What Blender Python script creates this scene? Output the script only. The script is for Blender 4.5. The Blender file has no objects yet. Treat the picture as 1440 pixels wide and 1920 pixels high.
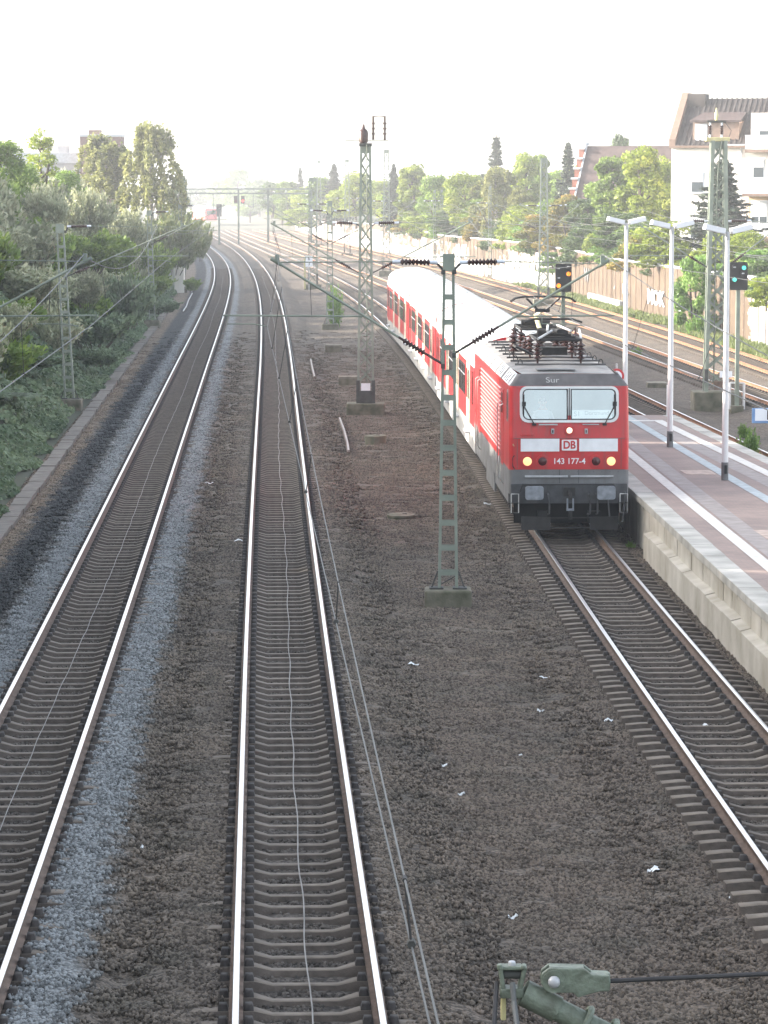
import bpy, math, random
import numpy as np
from mathutils import Vector, Matrix, Euler
R=math.radians
rng=np.random.default_rng(7); random.seed(7)
sc=bpy.context.scene
col=sc.collection
# ---------------------------------------------------------------- camera
cam=bpy.data.cameras.new('camera'); camo=bpy.data.objects.new('camera',cam); col.objects.link(camo)
cam.sensor_fit='VERTICAL'; cam.sensor_height=36; cam.lens=5740/1920*36
cam.clip_start=.2; cam.clip_end=6000
PITCH=math.atan((960-352)/5740); CAMH=8.48*math.cos(PITCH)
camo.location=(0,0,CAMH); camo.rotation_euler=(math.pi/2-PITCH,0,0)
sc.camera=camo
# ---------------------------------------------------------------- light
SUN_AZ=R(-84); SUN_EL=R(19)           # sun low on the left
w=bpy.data.worlds.new('World'); sc.world=w; w.use_nodes=True
nt=w.node_tree; bg=nt.nodes['Background']
sky=nt.nodes.new('ShaderNodeTexSky'); sky.sky_type='NISHITA'; sky.sun_disc=False
sky.sun_elevation=SUN_EL; sky.sun_rotation=SUN_AZ; sky.air_density=.85; sky.dust_density=3.0; sky.ozone_density=.0
hsv=nt.nodes.new('ShaderNodeHueSaturation'); hsv.inputs['Saturation'].default_value=.5; nt.links.new(sky.outputs[0],hsv.inputs['Color']); nt.links.new(hsv.outputs[0],bg.inputs[0]); bg.inputs[1].default_value=.15
sd=bpy.data.lights.new('sun','SUN'); sd.energy=2.8; sd.angle=R(.5); sd.color=(1,.91,.78)
so=bpy.data.objects.new('sun',sd); col.objects.link(so)
sv=Vector((math.sin(SUN_AZ)*math.cos(SUN_EL),math.cos(SUN_AZ)*math.cos(SUN_EL),math.sin(SUN_EL)))
so.rotation_euler=sv.to_track_quat('Z','Y').to_euler(); so.location=(-60,40,60)
sc.view_settings.view_transform='Standard'; sc.view_settings.look='None'; sc.view_settings.gamma=1
sc.view_settings.exposure=2.38
sc.cycles.use_denoising=True
sc.cycles.max_bounces=6; sc.cycles.transparent_max_bounces=8; sc.cycles.volume_bounces=0
sc.cycles.caustics_reflective=False; sc.cycles.caustics_refractive=False
# ---------------------------------------------------------------- materials
def mat(name,c,rough=.7,metal=0,var=.12,scale=3.,bump=0.,bscale=40.,c2=None,spec=.4,emit=None,trans=0,coord='Object',coat=0,rand=0,streak=0):
    m=bpy.data.materials.new(name); m.use_nodes=True; n=m.node_tree.nodes; l=m.node_tree.links
    b=n['Principled BSDF']; b.inputs['Roughness'].default_value=rough; b.inputs['Metallic'].default_value=metal
    b.inputs['Specular IOR Level'].default_value=spec
    if coat: b.inputs['Coat Weight'].default_value=coat
    tc=n.new('ShaderNodeTexCoord')
    no=n.new('ShaderNodeTexNoise'); no.inputs['Scale'].default_value=scale; no.inputs['Detail'].default_value=6
    l.new(tc.outputs[coord],no.inputs['Vector'])
    cr=n.new('ShaderNodeValToRGB'); l.new(no.outputs['Fac'],cr.inputs[0])
    c=np.array(c,float); d=np.array(c2,float) if c2 is not None else c*(1-var)
    e=c if c2 is not None else np.minimum(c*(1+var),1)
    cr.color_ramp.elements[0].position=.32; cr.color_ramp.elements[1].position=.68
    cr.color_ramp.elements[0].color=(*d,1); cr.color_ramp.elements[1].color=(*e,1)
    out=cr.outputs[0]
    if rand:
        oi=n.new('ShaderNodeObjectInfo'); hs=n.new('ShaderNodeHueSaturation')
        mr=n.new('ShaderNodeMapRange'); mr.inputs['To Min'].default_value=1-rand; mr.inputs['To Max'].default_value=1+rand
        l.new(oi.outputs['Random'],mr.inputs['Value']); l.new(mr.outputs[0],hs.inputs['Value']); l.new(out,hs.inputs['Color']); out=hs.outputs[0]
    if streak:          # run-down dirt: a noise drawn out vertically
        mp=n.new('ShaderNodeMapping'); mp.inputs['Scale'].default_value=(6,3.5,.55); l.new(tc.outputs[coord],mp.inputs[0])
        sn=n.new('ShaderNodeTexNoise'); sn.inputs['Scale'].default_value=1.6; sn.inputs['Detail'].default_value=8; sn.inputs['Roughness'].default_value=.7; l.new(mp.outputs[0],sn.inputs['Vector'])
        sr=n.new('ShaderNodeMapRange'); sr.inputs['From Min'].default_value=.5; sr.inputs['From Max'].default_value=.72; sr.inputs['To Max'].default_value=streak; l.new(sn.outputs['Fac'],sr.inputs['Value'])
        sm=n.new('ShaderNodeMix'); sm.data_type='RGBA'; l.new(sr.outputs[0],sm.inputs[0]); l.new(out,sm.inputs[6]); sm.inputs[7].default_value=(.10,.085,.075,1); out=sm.outputs[2]
    l.new(out,b.inputs['Base Color'])
    if bump:
        nb=n.new('ShaderNodeTexNoise'); nb.inputs['Scale'].default_value=bscale; nb.inputs['Detail'].default_value=4
        l.new(tc.outputs[coord],nb.inputs['Vector'])
        bp=n.new('ShaderNodeBump'); bp.inputs['Strength'].default_value=bump; bp.inputs['Distance'].default_value=.02
        l.new(nb.outputs['Fac'],bp.inputs['Height']); l.new(bp.outputs[0],b.inputs['Normal'])
    if emit:
        b.inputs['Emission Color'].default_value=(*emit[0],1); b.inputs['Emission Strength'].default_value=emit[1]
    if trans: b.inputs['Transmission Weight'].default_value=trans
    return m
def leafmat(name,c1,c2,c3,tr=.45,rand=.18):
    m=bpy.data.materials.new(name); m.use_nodes=True; n=m.node_tree.nodes; l=m.node_tree.links
    n.remove(n['Principled BSDF']); o=n['Material Output']
    at=n.new('ShaderNodeAttribute'); at.attribute_name='tint'
    cr=n.new('ShaderNodeValToRGB'); l.new(at.outputs['Fac'],cr.inputs[0])
    e=cr.color_ramp.elements; e[0].color=(*c1,1); e[1].color=(*c3,1); k=e.new(.5); k.color=(*c2,1)
    oi=n.new('ShaderNodeObjectInfo'); hs=n.new('ShaderNodeHueSaturation')
    mr=n.new('ShaderNodeMapRange'); mr.inputs['To Min'].default_value=1-rand; mr.inputs['To Max'].default_value=1+rand
    l.new(oi.outputs['Random'],mr.inputs['Value']); l.new(mr.outputs[0],hs.inputs['Value']); l.new(cr.outputs[0],hs.inputs['Color'])
    d=n.new('ShaderNodeBsdfPrincipled'); t=n.new('ShaderNodeBsdfTranslucent'); mx=n.new('ShaderNodeMixShader'); mx.inputs[0].default_value=tr
    d.inputs['Roughness'].default_value=.55; d.inputs['Specular IOR Level'].default_value=.3
    l.new(hs.outputs[0],d.inputs['Base Color']); l.new(hs.outputs[0],t.inputs['Color'])
    l.new(d.outputs[0],mx.inputs[1]); l.new(t.outputs[0],mx.inputs[2]); l.new(mx.outputs[0],o.inputs['Surface'])
    return m
M={}
M['steel']=mat('rail_head_steel',(.62,.60,.60),.28,.95,.06,8)
M['rust']=mat('rail_rust',(.125,.085,.064),.8,0,.3,6,.3,60,coord='Object')
M['rust_light']=mat('rail_rust_light',(.22,.105,.055),.75,0,.25,5,.3,60)
M['sleeper']=mat('sleeper_concrete',(.155,.132,.108),.9,0,.22,4,.4,50,rand=.16)
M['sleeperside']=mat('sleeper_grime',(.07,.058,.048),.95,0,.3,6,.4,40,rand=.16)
M['clip']=mat('rail_clip_iron',(.03,.026,.024),.8,0,.3,20)
M['mast']=mat('mast_green_paint',(.20,.232,.19),.6,0,.2,2.2,.15,30)
M['gantry']=mat('gantry_dark_green',(.09,.12,.10),.6,0,.2,2)
M['mastdark']=mat('mast_base_grime',(.06,.062,.058),.75,0,.3,4,.2,30)
M['lightgreen']=mat('pale_green_paint',(.155,.19,.148),.5,0,.28,26,.25,90,c2=(.085,.10,.075),streak=.3)
M['ribs']=mat('rib_highlight_paint',(.66,.30,.28),.35,.1,.1,4)  # paler than the body red: the highlight along each rib put into the colour
M['frame']=mat('window_frame_silver',(.62,.64,.64),.4,.2,.08,4)
M['galv']=mat('galvanised_steel',(.40,.41,.43),.5,.3,.2,5)
M['insul']=mat('brown_insulator',(.045,.022,.02),.25,0,.2,10)
M['insulend']=mat('insulator_end',(.62,.66,.72),.4,.2,.1,10)
M['concrete']=mat('foundation_concrete',(.20,.185,.15),.9,0,.3,3,.5,25)
M['moss']=mat('mossy_concrete',(.20,.18,.14),.9,0,.4,2.5,.5,25,c2=(.07,.075,.045))
M['wire']=mat('copper_wire',(.105,.11,.11),.6,.3,.15,3)
M['wiredark']=mat('dark_cable',(.03,.03,.032),.7,0,.2,8)
M['cable']=mat('pale_cable',(.25,.24,.225),.7,0,.2,3)
M['red']=mat('locomotive_red',(.53,.03,.035),.38,0,.14,1.2,.05,20,c2=(.42,.018,.02),coat=.12,streak=.5)
M['coachred']=mat('coach_red',(.56,.02,.025),.4,0,.15,1.,.04,20,c2=(.45,.02,.024),coat=.12,streak=.45)
M['locogrey']=mat('grey_skirt_paint',(.17,.175,.18),.6,0,.2,2,.1,20,c2=(.10,.10,.10),streak=.5)
M['roofgrey']=mat('loco_roof_grey',(.24,.225,.21),.55,0,.25,1.6,.1,20,c2=(.14,.13,.125),streak=.5)
M['roofdark']=mat('loco_roof_front_dark',(.085,.08,.08),.6,0,.3,3)
M['coachroof']=mat('coach_roof_silver',(.50,.49,.48),.32,.25,.2,.8,.05,10,streak=.35)
M['coachskirt']=mat('coach_skirt_grey',(.36,.36,.35),.55,0,.18,1.2,streak=.4)
M['white']=mat('white_paint',(.74,.76,.78),.5,0,.07,4)
M['cream']=mat('door_pale_paint',(.60,.55,.45),.45,0,.1,3)
M['black']=mat('black_rubber',(.015,.015,.016),.6,0,.2,6)
M['under']=mat('underframe_grime',(.022,.021,.020),.75,0,.4,5,.3,30)
M['beam']=mat('buffer_beam_paint',(.05,.052,.056),.7,0,.3,5,.2,20)
M['void']=mat('underside_shade',(.008,.008,.008),.95,0,.3,5)  # near-black colour stands in for the shade beneath the buffer beam
M['hose']=mat('rubber_hose',(.075,.075,.078),.55,0,.2,8)
M['buffer']=mat('buffer_steel',(.22,.24,.27),.5,.4,.25,7)
M['ironlight']=mat('handrail_steel',(.55,.55,.54),.4,.4,.1,9)
M['darkglass']=mat('dark_window_glass',(.02,.022,.025),.08,0,.2,1,spec=.8)
M['lamp_on']=mat('lit_headlamp',(.5,.32,.14),.3,0,.02,3,emit=((1,.56,.24),.30))
M['lamp_white']=mat('lit_top_lamp',(.5,.42,.3),.3,0,.02,3,emit=((1,.84,.56),.32))
M['lampred']=mat('dark_red_lens',(.05,.006,.008),.2,0,.1,8)
M['orange_on']=mat('lit_orange_signal',(1,.4,.05),.3,0,.02,3,emit=((1,.20,.01),.45))
M['green_on']=mat('lit_green_signal',(.2,.9,.8),.3,0,.02,3,emit=((.06,.75,.6),.22))
M['red_on']=mat('lit_red_signal',(.9,.1,.1),.3,0,.02,3,emit=((1,.06,.05),.4))
M['postwhite']=mat('lamp_post_paint',(.60,.60,.61),.42,.1,.06,4)
M['patch']=mat('paving_patch',(.42,.33,.28),.9,0,.2,5)
M['paint_line']=mat('white_tactile_paving',(.60,.58,.54),.85,0,.12,6,.3,60)
M['yellow']=mat('yellow_paint',(.46,.42,.22),.6,0,.15,4)
M['board']=mat('sign_white',(.78,.80,.84),.4,0,.03,3)
M['blueframe']=mat('sign_blue',(.16,.28,.50),.5,0,.1,3)
M['trough']=mat('trough_concrete',(.15,.135,.115),.9,0,.2,3,.3,30)
M['tan']=mat('wall_concrete',(.40,.29,.19),.9,0,.2,.7,.3,12,c2=(.29,.21,.145),coord='Object')
M['housewhite']=mat('white_render',(.80,.77,.72),.9,0,.05,1.2)
M['ochre']=mat('ochre_render',(.62,.45,.26),.9,0,.08,1.2)
M['tile']=mat('roof_tile',(.050,.042,.040),.8,0,.25,2,.3,8)
M['slate']=mat('roof_slate_red',(.06,.040,.037),.8,0,.25,2,.3,6)
M['brick']=mat('red_brick',(.20,.075,.05),.85,0,.25,4,.3,20)
M['coping']=mat('grey_coping',(.42,.44,.47),.7,0,.12,4)
M['trim']=mat('brown_eaves',(.19,.13,.10),.7,0,.15,4)
M['pane']=mat('window_pane',(.06,.075,.085),.25,0,.15,1,spec=.4)
M['curtain']=mat('window_blind_white',(.45,.47,.50),.6,0,.06,2)
M['towerbrick']=mat('tower_brick',(.14,.08,.075),.85,0,.2,2)
M['greyclad']=mat('grey_cladding',(.33,.33,.34),.7,0,.1,2)
M['oldrail']=mat('weathered_rail',(.30,.27,.25),.5,.5,.25,4)
M['bark']=mat('bark',(.075,.06,.045),.9,0,.3,6,.5,15)
M['birchbark']=mat('birch_bark',(.42,.40,.36),.8,0,.4,5,.3,15,c2=(.10,.09,.08))
M['litter']=mat('litter_white',(.70,.73,.74),.6,0,.1,9)
M['skin']=mat('skin',(.50,.30,.22),.6,0,.08,9)
M['shirt']=mat('light_shirt',(.55,.58,.62),.8,0,.08,9)
M['hair']=mat('brown_hair',(.06,.04,.03),.7,0,.2,20)
M['screen']=mat('sign_screen',(.80,.82,.80),.5,0,.03,3)
M['ltext']=mat('sign_letter_grey',(.42,.46,.48),.6,0,.03,3)
M['cabin']=mat('cab_interior',(.28,.31,.32),.7,0,.1,2)
def glassmat():
    m=bpy.data.materials.new('windscreen_glass'); m.use_nodes=True; n=m.node_tree.nodes; l=m.node_tree.links
    n.remove(n['Principled BSDF']); o=n['Material Output']
    g=n.new('ShaderNodeBsdfGlossy'); g.inputs['Roughness'].default_value=.06; g.inputs['Color'].default_value=(.86,.95,1,1)
    t=n.new('ShaderNodeBsdfTransparent'); t.inputs['Color'].default_value=(.75,.83,.84,1)
    tc=n.new('ShaderNodeTexCoord'); no=n.new('ShaderNodeTexNoise'); no.inputs['Scale'].default_value=1.5
    mr=n.new('ShaderNodeMapRange'); mr.inputs['To Min'].default_value=.27; mr.inputs['To Max'].default_value=.37
    l.new(tc.outputs['Object'],no.inputs['Vector']); l.new(no.outputs['Fac'],mr.inputs['Value'])
    x=n.new('ShaderNodeMixShader'); l.new(mr.outputs[0],x.inputs[0]); l.new(t.outputs[0],x.inputs[1]); l.new(g.outputs[0],x.inputs[2]); l.new(x.outputs[0],o.inputs['Surface'])
    return m
M['glass']=glassmat()
# ---------------------------------------------------------------- mesh helpers
class MB:
    def __init__(s): s.v=[]; s.f=[]; s.m=[]; s.mats=[]
    def mi(s,m):
        if m not in s.mats: s.mats.append(m)
        return s.mats.index(m)
    def add(s,vs,fs,m):
        o=len(s.v); s.v+= [tuple(map(float,p)) for p in vs]; k=s.mi(m)
        for f in fs: s.f.append(tuple(i+o for i in f)); s.m.append(k)
    def box(s,c,d,m,rot=None):
        a=[(x*d[0]/2,y*d[1]/2,z*d[2]/2) for x in(-1,1) for y in(-1,1) for z in(-1,1)]
        if rot is not None: a=[rot@Vector(p) for p in a]
        a=[(p[0]+c[0],p[1]+c[1],p[2]+c[2]) for p in a]
        s.add(a,[(0,1,3,2),(4,6,7,5),(0,4,5,1),(2,3,7,6),(0,2,6,4),(1,5,7,3)],m)
    def bar(s,p,q,wd,h,m):
        p=Vector(p);q=Vector(q);d=(q-p);L=d.length;d.normalize()
        up=Vector((0,0,1)) if abs(d.z)<.95 else Vector((0,1,0))
        x=d.cross(up).normalized();y=x.cross(d).normalized()
        r=Matrix((x,d,y)).transposed()
        s.box((p+q)/2,(wd,L,h),m,r)
    def tube(s,pts,r,m,n=8,cap=True):
        pts=[Vector(p) for p in pts]; rs=r if hasattr(r,'__len__') else [r]*len(pts)
        vs=[];fs=[]
        d0=(pts[1]-pts[0]).normalized(); ref=Vector((0,0,1)) if abs(d0.z)<.9 else Vector((1,0,0))
        for i,p in enumerate(pts):
            d=(pts[min(i+1,len(pts)-1)]-pts[max(i-1,0)]).normalized()
            x=d.cross(ref)
            if x.length<1e-4: x=d.cross(Vector((.3,.9,.1)))
            x.normalize(); y=x.cross(d)
            for k in range(n):
                a=2*math.pi*k/n; vs.append(p+(x*math.cos(a)+y*math.sin(a))*rs[i])
        for i in range(len(pts)-1):
            for k in range(n): fs.append((i*n+k,i*n+(k+1)%n,(i+1)*n+(k+1)%n,(i+1)*n+k))
        if cap: fs.append(tuple(range(n))[::-1]); fs.append(tuple((len(pts)-1)*n+k for k in range(n)))
        s.add(vs,fs,m)
    def lathe(s,p,q,prof,m,n=12):       # prof: (t along p->q in metres, radius)
        p=Vector(p);d=(Vector(q)-p).normalized()
        s.tube2(p,d,prof,m,n)
    def tube2(s,p,d,prof,m,n):
        ref=Vector((0,0,1)) if abs(d.z)<.9 else Vector((1,0,0))
        x=d.cross(ref).normalized();y=x.cross(d); vs=[];fs=[]
        for t,r in prof:
            for k in range(n):
                a=2*math.pi*k/n; vs.append(p+d*t+(x*math.cos(a)+y*math.sin(a))*r)
        for i in range(len(prof)-1):
            for k in range(n): fs.append((i*n+k,i*n+(k+1)%n,(i+1)*n+(k+1)%n,(i+1)*n+k))
        fs.append(tuple(range(n))[::-1]); fs.append(tuple((len(prof)-1)*n+k for k in range(n)))
        s.add(vs,fs,m)
    def prism(s,poly,axis,a,b,m):       # poly 2-D outline extruded along axis ('x','y','z') from a to b
        def P(u,v,t): return {'x':(t,u,v),'y':(u,t,v),'z':(u,v,t)}[axis]
        n=len(poly); vs=[P(u,v,a) for u,v in poly]+[P(u,v,b) for u,v in poly]
        fs=[tuple(range(n)),tuple(range(2*n-1,n-1,-1))]+[(i,n+i,n+(i+1)%n,(i+1)%n) for i in range(n)]
        s.add(vs,fs,m)
    def build(s,name,parent=None,smooth=False,bevel=0):
        me=bpy.data.meshes.new(name); me.from_pydata(s.v,[],s.f)
        for m in s.mats: me.materials.append(m)
        me.polygons.foreach_set('material_index',s.m)
        import bmesh
        bm=bmesh.new(); bm.from_mesh(me); bmesh.ops.recalc_face_normals(bm,faces=bm.faces); bm.to_mesh(me); bm.free()
        if smooth:
            me.polygons.foreach_set('use_smooth',[True]*len(me.polygons)); me.set_sharp_from_angle(angle=R(40))
        me.update()
        o=bpy.data.objects.new(name,me); col.objects.link(o)
        if parent: o.parent=parent
        if bevel:
            b=o.modifiers.new('bevel','BEVEL'); b.width=bevel; b.segments=2; b.limit_method='ANGLE'
        return o
def tag(o,label=None,cat=None,group=None,kind=None):
    if label: o['label']=label
    if cat: o['category']=cat
    if group: o['group']=group
    if kind: o['kind']=kind
    return o
def thing(name,label,cat,loc=(0,0,0),rz=0,group=None):
    o=bpy.data.objects.new(name,None); col.objects.link(o); o.empty_display_size=.3
    o.location=loc; o.rotation_euler=(0,0,rz); return tag(o,label,cat,group)
def copy_tree(o,parent=None):
    c=o.copy(); col.objects.link(c)
    if parent is not None: c.parent=parent
    for ch in list(o.children): copy_tree(ch,c)
    return c
def npmesh(name,V,Fq,mats,parent=None,attrs=None,smooth=False,link=True,mi=None):
    Fq=np.asarray(Fq,np.int32); V=np.asarray(V,np.float32); k=Fq.shape[1]
    me=bpy.data.meshes.new(name); me.vertices.add(len(V)); me.vertices.foreach_set('co',V.ravel())
    me.loops.add(Fq.size); me.loops.foreach_set('vertex_index',Fq.ravel())
    me.polygons.add(len(Fq)); me.polygons.foreach_set('loop_start',np.arange(0,Fq.size,k,dtype=np.int32))
    try: me.polygons.foreach_set('loop_total',np.full(len(Fq),k,np.int32))
    except Exception: pass
    for m in mats: me.materials.append(m)
    if mi is not None: me.polygons.foreach_set('material_index',np.asarray(mi,np.int32))
    if smooth: me.polygons.foreach_set('use_smooth',np.ones(len(Fq),bool))
    me.update(calc_edges=True)
    for a,(dom,val) in (attrs or {}).items():
        at=me.attributes.new(a,'FLOAT',dom); at.data.foreach_set('value',np.asarray(val,np.float32).ravel())
    o=bpy.data.objects.new(name,me)
    if link: col.objects.link(o)
    if parent: o.parent=parent
    return o
def text(s,size,m,parent,name='lettering',ext=.004,bold=0.,align='CENTER'):
    cu=bpy.data.curves.new(name,'FONT'); cu.body=s; cu.size=size; cu.extrude=ext; cu.offset=bold; cu.align_x=align; cu.align_y='CENTER'
    t=bpy.data.objects.new(name,cu); col.objects.link(t)
    dg=bpy.context.evaluated_depsgraph_get(); me=bpy.data.meshes.new_from_object(t.evaluated_get(dg))
    bpy.data.objects.remove(t); me.materials.clear(); me.materials.append(m)
    o=bpy.data.objects.new(name,me); col.objects.link(o)
    if parent: o.parent=parent
    return o
def insulator(p,q,parent,r=.055,n=7,name='insulator',ends=True):
    p=Vector(p);q=Vector(q);L=(q-p).length; b=MB()
    e=.16*L; prof=[(0,.025),(e,.03)]
    st=(L-2*e)/n
    for i in range(n): prof+=[(e+i*st,.4*r),(e+(i+.35)*st,r),(e+(i+.55)*st,r),(e+(i+.9)*st,.4*r)]
    prof+=[(L-e,.03),(L,.025)]
    b.lathe(p,q,prof,M['insul'],10)
    if ends:
        d=(q-p).normalized()
        b.tube([p-d*.02,p+d*e],.042,M['insulend'],8); b.tube([q-d*e,q+d*.02],.042,M['insulend'],8)
    return b.build(name,parent,True)
# ---------------------------------------------------------------- track geometry (X of each centreline at Y = 0, 25, ... 600)
KN=np.arange(0,601,25.)
TK={1:[-3.86,-4.63,-5.52,-6.46,-7.43,-8.39,-9.35,-10.3,-11.27,-12.28,-13.35,-14.51,-15.8,-17.22,-18.8,-20.54,-22.43,-24.46,-26.57,-28.7,-30.9,-33.1,-35.4,-37.8,-40.2],
2:[.59,-.53,-1.56,-2.53,-3.46,-4.38,-5.3,-6.26,-7.26,-8.32,-9.46,-10.68,-12.0,-13.42,-14.94,-16.57,-18.31,-20.16,-22.1,-24.13,-26.24,-28.41,-30.63,-32.89,-35.14],
3:[7.01,5.98,5.18,4.51,3.86,3.15,2.34,1.38,.25,-1.06,-2.56,-4.22,-6.04,-7.99,-10.04,-12.17,-14.33,-16.51,-18.68,-20.82,-22.93,-25.,-27.05,-29.09,-31.17],
4:[20.19,17.37,15.04,13.09,11.38,9.83,8.35,6.86,5.31,3.66,1.88,-.03,-2.06,-4.2,-6.41,-8.63,-10.8,-12.9,-15.,-17.2,-19.4,-21.6,-23.8,-26.,-28.2],
5:[24.69,22.78,20.95,19.18,17.46,15.78,14.1,12.43,10.74,9.02,7.25,5.42,3.5,1.49,-.64,-2.89,-5.2,-7.5,-9.8,-12.1,-14.5,-16.8,-19.2,-21.5,-23.9],
6:[24.6,23.6,22.6,21.5,20.35,19.29,18.16,16.84,15.35,13.7,11.91,10.01,8.,5.91,3.76,1.56,-.66,-2.9,-5.12,-7.32,-9.47,-11.55,-13.56,-15.46,-17.3]}
def hermite(kx,ky,x):
    kx=np.asarray(kx,float);ky=np.asarray(ky,float);x=np.asarray(x,float)
    m=np.gradient(ky,kx); i=np.clip(np.searchsorted(kx,x)-1,0,len(kx)-2)
    h=kx[i+1]-kx[i]; t=(x-kx[i])/h
    lo=t<0; hi=t>1; tt=np.clip(t,0,1)
    y=(2*tt**3-3*tt**2+1)*ky[i]+(tt**3-2*tt**2+tt)*h*m[i]+(-2*tt**3+3*tt**2)*ky[i+1]+(tt**3-tt**2)*h*m[i+1]
    return y+np.where(lo,t*h*m[i],0)+np.where(hi,(t-1)*h*m[i+1],0)
def tx(k,y): return hermite(KN,TK[k],y)
def tdir(k,y):
    s=float(tx(k,y+.5)-tx(k,y-.5)); return s
WY=[0,60,120,150,175,204,223,253,301,327,427,435,520,640]; WX=[25.6,24.6,23.0,21.9,20.8,18.9,17.4,15.5,10.6,7.6,-.1,-1.3,-8.8,-18.5]
def wallx(y): return hermite(WY,WX,y)
def smooth(a,b,x): t=np.clip((x-a)/(b-a),0,1); return t*t*(3-2*t)
def vnoise(x,y,seed=0):
    xi=np.floor(x).astype(np.int64); yi=np.floor(y).astype(np.int64); xf=x-xi; yf=y-yi
    def h(a,b):
        n=(a*374761393+b*668265263+seed*1442695)&0xffffffff; n=((n^(n>>13))*1274126177)&0xffffffff; return ((n^(n>>16))&0xffff)/65535.
    u=xf*xf*(3-2*xf); v=yf*yf*(3-2*yf)
    return (h(xi,yi)*(1-u)+h(xi+1,yi)*u)*(1-v)+(h(xi,yi+1)*(1-u)+h(xi+1,yi+1)*u)*v
def gz(X,Y):                                           # height of the ballast
    X=np.asarray(X,float);Y=np.asarray(Y,float)
    d=np.full(np.broadcast(X,Y).shape,9.); sh=np.full_like(d,-.3)
    for k in range(1,7):
        q=np.abs(X-tx(k,Y)); sh=np.where(q<d,-.188 if k<3 else -.30,sh); d=np.minimum(d,q)
    z=-.295+(sh+.295)*smooth(.86,1.0,d)+(-.465-sh)*smooth(1.3,2.5,d)
    return z+(vnoise(X*1.3,Y*1.3,3)-.5)*.07*smooth(1.2,2.,d)
def bankz(d,Y):                                        # d = metres left of track 1
    return -.42+7.2*smooth(3.7,14.5,d)*.92+(vnoise(d*.35,Y*.12,9)-.5)*1.1*smooth(5,9,d)
# ---------------------------------------------------------------- ballast material
def ballast_mat(name,inst):
    m=bpy.data.materials.new(name); m.use_nodes=True; n=m.node_tree.nodes; l=m.node_tree.links; b=n['Principled BSDF']
    b.inputs['Roughness'].default_value=.85; b.inputs['Specular IOR Level'].default_value=.25
    geo=n.new('ShaderNodeNewGeometry')
    def attr(nm):
        a=n.new('ShaderNodeAttribute'); a.attribute_name=nm; a.attribute_type='INSTANCER' if inst else 'GEOMETRY'; return a.outputs['Fac']
    def noise(s,det=3):
        t=n.new('ShaderNodeTexNoise'); t.inputs['Scale'].default_value=s; t.inputs['Detail'].default_value=det; l.new(geo.outputs['Position'],t.inputs['Vector']); return t.outputs['Fac']
    def math_(op,a,c,clamp=False):
        t=n.new('ShaderNodeMath'); t.operation=op; t.use_clamp=clamp
        for i,x in enumerate((a,c)):
            if isinstance(x,(int,float)): t.inputs[i].default_value=x
            else: l.new(x,t.inputs[i])
        return t.outputs[0]
    def ramp(x,a,bb,lo=0.,hi=1.):
        t=n.new('ShaderNodeMapRange'); t.interpolation_type='SMOOTHSTEP'; l.new(x,t.inputs['Value'])
        for k,v in (('From Min',a),('From Max',bb),('To Min',lo),('To Max',hi)): t.inputs[k].default_value=v
        return t.outputs[0]
    def mix(f,c1,c2):
        t=n.new('ShaderNodeMix'); t.data_type='RGBA'; l.new(f,t.inputs[0])
        for i,c in ((6,c1),(7,c2)):
            if isinstance(c,tuple): t.inputs[i].default_value=(*c,1)
            else: l.new(c,t.inputs[i])
        return t.outputs[2]
    d1=math_('ADD',attr('d1'),math_('MULTIPLY',math_('SUBTRACT',noise(1.1),.5),.45))
    brown=mix(ramp(noise(.35),.35,.65),(.095,.081,.067),(.124,.103,.082))
    rustm=math_('MULTIPLY',attr('rusty'),ramp(noise(.5),.3,.6))
    base=mix(rustm,brown,(.106,.084,.067))
    base=mix(math_('MULTIPLY',ramp(noise(.9),.52,.70),.35),base,(.050,.050,.040))
    # blue-grey fresh stone right and left of track 1
    blue=math_('MULTIPLY',ramp(d1,.62,.85),ramp(d1,1.68,1.38))
    blueL=math_('MULTIPLY',ramp(d1,-.62,-.85),ramp(d1,-1.75,-1.45))
    bl=math_('ADD',blue,blueL,True)
    base=mix(bl,base,(.168,.179,.182))
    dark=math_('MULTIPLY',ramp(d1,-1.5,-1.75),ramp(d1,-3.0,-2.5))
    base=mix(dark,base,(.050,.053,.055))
    tan=ramp(d1,-2.55,-2.9)
    base=mix(tan,base,(.17,.135,.10))
    track=attr('bed')                                     # inside the gauge: dark, dusty
    base=mix(math_('MULTIPLY',track,.75),base,(.066,.060,.054))
    # stone to stone variation
    vo=n.new('ShaderNodeTexVoronoi'); vo.inputs['Scale'].default_value=19; l.new(geo.outputs['Position'],vo.inputs['Vector'])
    hs=n.new('ShaderNodeHueSaturation')
    if inst:
        at=n.new('ShaderNodeAttribute'); at.attribute_name='tint'; at.attribute_type='GEOMETRY'; src=at.outputs['Fac']
    else:
        sx=n.new('ShaderNodeSeparateColor'); l.new(vo.outputs['Color'],sx.inputs[0]); src=sx.outputs[0]
    mid=ramp(noise(1.6,4),.3,.7,.88,1.12)
    l.new(math_('MULTIPLY',ramp(src,0,1,.5,1.52),mid),hs.inputs['Value']); l.new(base,hs.inputs['Color'])
    l.new(hs.outputs[0],b.inputs['Base Color'])
    if not inst:
        bp=n.new('ShaderNodeBump'); bp.inputs['Strength'].default_value=.9; bp.inputs['Distance'].default_value=.05; bp.invert=True
        l.new(vo.outputs['Distance'],bp.inputs['Height']); l.new(bp.outputs[0],b.inputs['Normal'])
    return m
M['ballast']=ballast_mat('ballast',False); M['stone']=ballast_mat('ballast_stone',True)
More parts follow.
